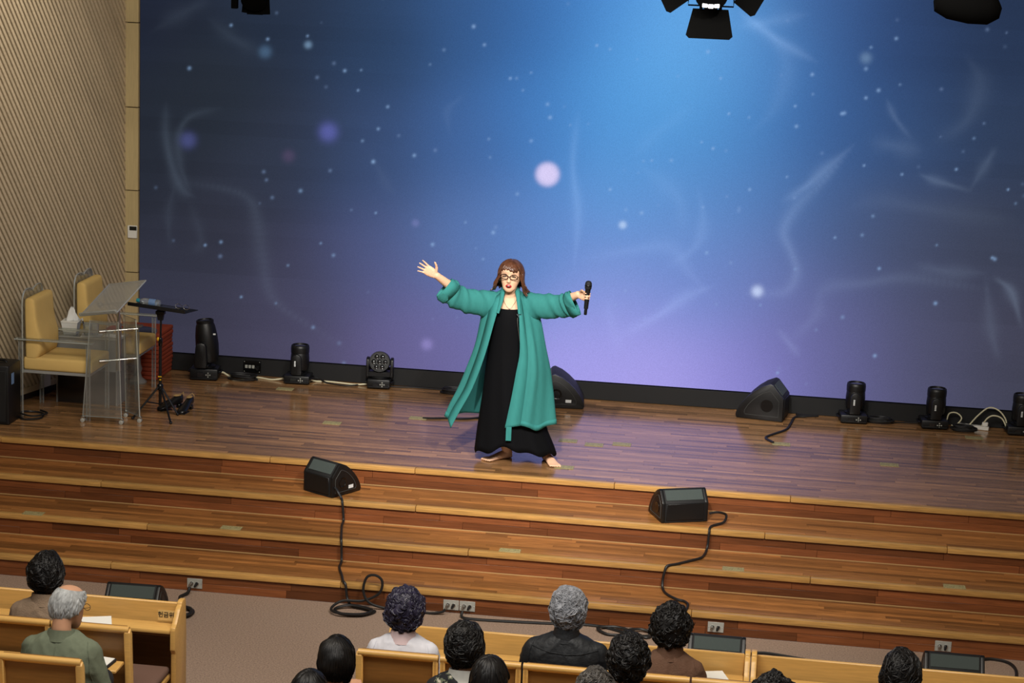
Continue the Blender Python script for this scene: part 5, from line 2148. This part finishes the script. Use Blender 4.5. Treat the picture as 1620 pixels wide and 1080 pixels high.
# ---- the seated audience ------------------------------------------------------------------------
def short_end(t):
    f = abs(((t + pi) % (2 * pi)) - pi)
    return .95 if f < .7 else (.95 + 1.0 * (f - .7) / .9 if f < 1.6 else 1.95 + .45 * min((f - 1.6) / .9, 1))


def full_end(t):
    f = abs(((t + pi) % (2 * pi)) - pi)
    return .95 if f < .7 else (.95 + 1.15 * (f - .7) / .7 if f < 1.4 else 2.1 + .5 * min((f - 1.4) / .9, 1))


def audience(label, loc, top, hair, hm, cloth, skin='skin_d', width=.40, turn=0.0, nod=0.0, yaw=0.0, style='short', collar=None, seed=1, female=True, lean=0.0):
    """sits facing the stage; loc = hip point on its tier, top = crown height above the tier"""
    t_ = thing('person', label, 'person', loc, pi + turn)
    s = 1.0
    chin = top - .245 if style != 'bun' else top - .24
    sh = chin - .052
    hw = width / 2 - .045
    ly = -lean
    M = T(0, ly * 1.15 - .015, chin) @ RZ(yaw) @ RX(nod)
    b = MB()
    head_geo(b, M, 1.0)
    b.limb([(0, .02 + ly, sh - .02), (0, .02 + ly, sh + .06), (0, .012 + ly * 1.1, chin + .06)], [.058, .052, .05], 14)

    def torso(b, g):
        rings = []
        for z, w, d, yy in [(.42, .15, .10, 0), (.46, .175, .115, 0), (.58, .165, .11, 0), (.7, .16, .105, .005), (sh - .16, hw * .98 + .01, .11, .012), (sh - .07, hw + .012, .102, .018), (sh - .02, hw * .90, .085, .02), (sh + .016, hw * .58, .068, .02), (sh + .042, .05, .045, .02)]:
            k = max(0, (z - .45)) / (sh - .45)
            rings.append([((w + g) * math.copysign(abs(cos(a)) ** .9, cos(a)), yy + ly * k + (d + g) * sin(a), z + (g if z > sh else 0)) for a in [2 * pi * q / 28 for q in range(28)]])
        b.loft(rings)

    def arms(b, g, end=1.0):
        for q in (-1, 1):
            S, E, Wr = V((q * (hw - .03), .018 + ly, sh - .052)), V((q * (hw + .03), -.03 + ly * .6, sh - .30)), V((q * .075, -.25, .60))
            if end == 1.0:
                b.limb([S, (S + E) / 2, E, (E + Wr) / 2, Wr], [.05 + g, .046 + g, .042 + g, .038 + g, .026 + g], 12)
            else:
                X = E.lerp(Wr, .82)
                b.limb([S, (S + E) / 2, E, (E + X) / 2, X], [.05 + g, .05 + g, .046 + g, .04 + g, .034 + g], 12)
            if g == 0:
                d = (Wr - E).normalized()
                fz = V((0, -.25, -1))
                fz = (fz - d * fz.dot(d)).normalized()
                fx2 = d.cross(fz)
                hand_geo(b, frame(Wr, fx2, d, fz), curl=(.35, .4, .3), spread=.04, thumb=(.6, .2), mirror=1 if q > 0 else -1)

    def legs(b, g):
        for q in (-1, 1):
            Hp, K, A = V((q * .09, .0, .50)), V((q * .105, -.37, .52)), V((q * .105, -.31, .09))
            b.limb([Hp, (Hp + K) / 2, K], [.085 + g, .075 + g, .058 + g], 12)
            b.limb([K, (K + A) / 2 + V((0, .012, .03)), A], [.056 + g, .052 + g, .036 + g], 12)
    torso(b, 0)
    arms(b, 0)
    legs(b, 0)
    body = link('body', fuse(b, 'body', .0085, 2, .4), skin, t_)
    b = MB()
    torso(b, .010)
    arms(b, .011, .8)
    jf = folds(.008, seed)
    top_o = link('top', fuse(b, 'top', .011, 26, .5, jf), cloth, t_)
    b = MB()
    for q in (-1, 1):
        Hp, K, A = V((q * .09, .0, .505)), V((q * .105, -.37, .52)), V((q * .105, -.31, .09))
        b.limb([Hp, (Hp + K) / 2, K], [.097, .085, .068], 12)
        b.limb([K, (K + A) / 2 + V((0, .01, .03)), A], [.066, .062, .05], 12)
    link('trousers', fuse(b, 'trousers', .014, 3), 'trouser', t_)
    for q in (-1, 1):
        b = MB()
        b.box((q * .105, -.325, .03), (.085, .20, .055), bev=.025, seg=3)
        b.build('shoe', 'shoe', t_)
    for q in (-1, 1):
        seam(top_o, [(q * (hw - .035), sh + .012), (q * (hw - .012), sh - .06), (q * (hw - .008), sh - .14), (q * (hw + .0), sh - .22)], cloth, 'armhole_seam', .002)
    if collar:
        cm_, h0 = collar
        b = MB()
        ring = lambda r, z, dz: [((r * cos(a)), .02 + ly + r * 1.0 * sin(a), z + dz * sin(a)) for a in [2 * pi * k / 30 for k in range(30)]]
        b.loft([ring(.086, sh + .012, .0), ring(.077, sh + .026, .006), ring(.068, sh + .046 + h0, .016), ring(.063, sh + .044 + h0, .016), ring(.066, sh + .0, 0)], caps=False)
        b.build('collar', cm_, top_o, sharp=70)
    b = MB()
    if style == 'short':
        hair_geo(b, M, short_end, nl=170, lr=.008, thick=.016, seed=seed, amp=.10)
    elif style == 'cap':
        hair_geo(b, M, full_end, nl=600, lr=.0038, thick=.023, curl=.06, seed=seed, amp=.28, lumps=.3, drop=lambda t: .018 if abs(((t + pi) % (2 * pi)) - pi) > 1.2 else 0)
    elif style == 'wavy':
        hair_geo(b, M, full_end, nl=650, lr=.0036, thick=.022, curl=.034, seed=seed, amp=.25, lumps=.35)
    elif style == 'curly':
        hair_geo(b, M, full_end, nl=950, lr=.0036, thick=.027, curl=.016, seed=seed, amp=.25, lumps=.45)
    elif style == 'bald':
        st = lambda t: .75 if abs(((t + pi) % (2 * pi)) - pi) > .7 else .9
        hair_geo(b, M, lambda t: max(short_end(t), .98), start=st, nl=220, lr=.006, thick=.010, seed=seed, amp=.1)
    elif style == 'long':
        hair_geo(b, M, full_end, nl=460, lr=.0045, thick=.019, seed=seed, amp=.2, lumps=.15, drop=lambda t: .05 if abs(((t + pi) % (2 * pi)) - pi) > 1.1 else 0)
    elif style == 'bun':
        hair_geo(b, M, short_end, nl=160, lr=.008, thick=.012, seed=seed, amp=.05)
        b.ball((0, .115, .10), (.036, .03, .034), M, 18)
        for k in range(7):
            b.tube([(.03 * cos(k), .12 + .012 * sin(k), .10 + .03 * sin(k)), (.02 * cos(k + 1.2), .143, .10 + .02 * sin(k + 1.2)), (.03 * cos(k + 2.4), .12, .10 + .03 * sin(k + 2.4))], [.003, .008, .003], 6, M)
    b.build('hair', hm, t_, sharp=75)
    return t_, M, top_o, sh, hw, ly


M_['brown_top'] = mat('taupe_top', rgb(134, 114, 94), 0.9, bump=.35, bscale=160, var=.06)
M_['blazer'] = mat('sage_blazer', rgb(106, 114, 94), 0.9, bump=.4, bscale=420, var=.07, scale=60)
M_['white_shirt'] = mat('white_shirt', rgb(206, 206, 214), 0.8, bump=.15, bscale=60, var=.04)
M_['pink'] = mat('pink_collar', rgb(206, 184, 186), 0.8)
M_['jacket'] = mat('black_jacket', rgb(25, 28, 32), 0.6, bump=.35, bscale=50)
M_['brown_bl'] = mat('brown_blouse', rgb(98, 70, 53), 0.85, bump=.3, bscale=120, var=.06)
M_['black_top'] = mat('black_top', rgb(22, 22, 24), 0.8)
M_['white_col'] = mat('white_collar', rgb(190, 190, 182), 0.7, var=.1)
fm = mat('floral_dress', rgb(24, 26, 30), 0.8)
t = NT(fm)
tc = t.add('ShaderNodeTexCoord')
vo = t.add('ShaderNodeTexVoronoi', i_Scale=13.0)
nz = t.add('ShaderNodeTexNoise', i_Scale=9.0)
mxv = t.add('ShaderNodeVectorMath', operation='MULTIPLY_ADD')
t.link(nz.outputs['Color'], mxv.inputs[0])
mxv.inputs[1].default_value = (.12, .12, .12)
t.link(tc.outputs['Object'], mxv.inputs[2])
t.link(mxv.outputs[0], vo.inputs['Vector'])
ramp = t.add('ShaderNodeValToRGB')
e_ = ramp.color_ramp.elements
ramp.color_ramp.interpolation = 'CONSTANT'
e_[0].position, e_[0].color = 0, rgb(186, 178, 160)
e_[1].position, e_[1].color = .22, rgb(98, 104, 84)
x_ = e_.new(.33)
x_.color = rgb(24, 26, 30)
t.link(vo.outputs['Distance'], ramp.inputs[0])
t.link(ramp.outputs[0], t.b.inputs['Base Color'])
M_['floral'] = fm

audience('person with short black hair in a taupe top in the front left pew', (-3.876, -4.165, 0), 1.165, None, 'hair_k', 'brown_top', width=.44, style='wavy', collar=('brown_top', .02), seed=5)
g_, M, tp, sh, hw, ly = audience('elderly man with thin grey hair in a sage green blazer, looking down', (-3.50, -4.97, .10), 1.165, None, 'hair_w', 'blazer', width=.46, style='bald', yaw=-.45, nod=.28, collar=('blazer', .01), seed=6, female=False, lean=.05)
b = MB()
for sgn in (-1, 1):
    b.tube([(sgn * .058, -.10, .118), (sgn * .076, -.05, .118), (sgn * .081, .01, .115)], .0016, 5, M)
    b.tube([(sgn * .033 + .024 * cos(a), -.107, .115 + .017 * sin(a)) for a in [2 * pi * k / 16 for k in range(16)]], .0016, 5, M, closed=True)
b.build('spectacles', 'ink', g_)
seam(tp, [(0, sh - .01), (0, sh - .2), (0, sh - .4)], 'blazer', 'back_seam', .002)
b = MB()
b.box((0, 0, 0), (.21, .15, .003))
o = b.build('booklet', 'paper', None, loc=(-3.66, -3.98, .703), rot=(radians(8), 0, .35))
tag(o, 'white booklet lying on the book ledge in front of the sage green blazer', 'paper')
w_, M, tp, sh, hw, ly = audience('person with curly blue-black hair in a white shirt with pink collar', (-1.80, -4.20, 0), 1.14, None, 'hair_pu', 'white_shirt', width=.44, style='curly', collar=('pink', .02), seed=7)
pl = on_back(tp.data, [(0, sh - .10 - .02 * k) for k in range(12)], .003)
b = MB()
b.loft([[p + V((-.02, 0, 0)), p + V((-.018, .004, 0)), p + V((.018, .004, 0)), p + V((.02, 0, 0))] for p in pl], closed=False, caps=False)
b.build('box_pleat', 'pink', tp)
seam(tp, [(-hw * .9, sh - .085), (-hw * .4, sh - .098), (0, sh - .10), (hw * .4, sh - .098), (hw * .9, sh - .085)], 'pink', 'yoke_seam', .0022)
j_, M, tp, sh, hw, ly = audience('person with wavy grey hair in a black jacket, middle of the front pew', (-.895, -4.20, 0), 1.225, None, 'hair_g', 'jacket', width=.50, style='wavy', collar=('jacket', .03), seed=8)
seam(tp, [(-hw * .95, sh - .12), (-hw * .5, sh - .15), (0, sh - .158), (hw * .5, sh - .15), (hw * .95, sh - .12)], 'jacket', 'vent_flap', .007)
seam(tp, [(-hw * .9, sh - .02), (-hw * .4, sh - .035), (0, sh - .04), (hw * .4, sh - .035), (hw * .9, sh - .02)], 'jacket', 'yoke_seam', .003)
b_, M, tp, sh, hw, ly = audience('person with full curly black hair in a brown blouse gathered at the yoke', (-.325, -4.20, 0), 1.175, None, 'hair_k', 'brown_bl', width=.42, style='curly', collar=('brown_bl', .03), seed=9)
seam(tp, [(-hw * .9, sh - .10), (0, sh - .112), (hw * .9, sh - .10)], 'brown_bl', 'yoke_seam', .003)
for k in range(15):
    x = (k - 7) * .02
    seam(tp, [(x, sh - .112), (x * 1.03, sh - .15), (x * 1.06, sh - .20)], 'brown_bl', 'gather', .0035)
audience('person with smooth black hair at the left end of the middle block', (-2.015, -4.98, .10), 1.025, None, 'hair_k', 'black_top', width=.38, style='long', seed=10)
audience('person with wavy black hair in a dark floral dress with white collar', (-1.35, -4.98, .10), 1.16, None, 'hair_k', 'floral', width=.42, style='wavy', collar=('white_col', .012), seed=11)
audience('person with bushy curly black hair and a black top before the black jacket', (-.508, -4.98, .10), 1.165, None, 'hair_k', 'black_top', width=.40, style='curly', seed=12)
audience('person whose round dark head stands alone low at the right', (.85, -4.98, .10), 1.205, None, 'hair_k', 'black_top', width=.42, style='cap', seed=13)
audience('person of whom only a dark crown shows, left of the smooth black hair', (-1.983, -5.74, .20), 1.035, None, 'hair_k', 'black_top', width=.4, style='short', seed=14)
audience('person with black hair tied in a small bun, lower edge of the middle', (-1.118, -5.74, .20), 1.185, None, 'hair_k', 'black_top', width=.4, style='bun', seed=15)
audience('person with greying dark hair, only the crown showing under the black jacket', (-.616, -5.74, .20), 1.165, None, 'hair_dg', 'black_top', width=.4, style='wavy', seed=16)
audience('person of whom only black curls show at the lower edge, right of the brown blouse', (.209, -5.74, .20), 1.21, None, 'hair_k', 'black_top', width=.4, style='curly', seed=17)
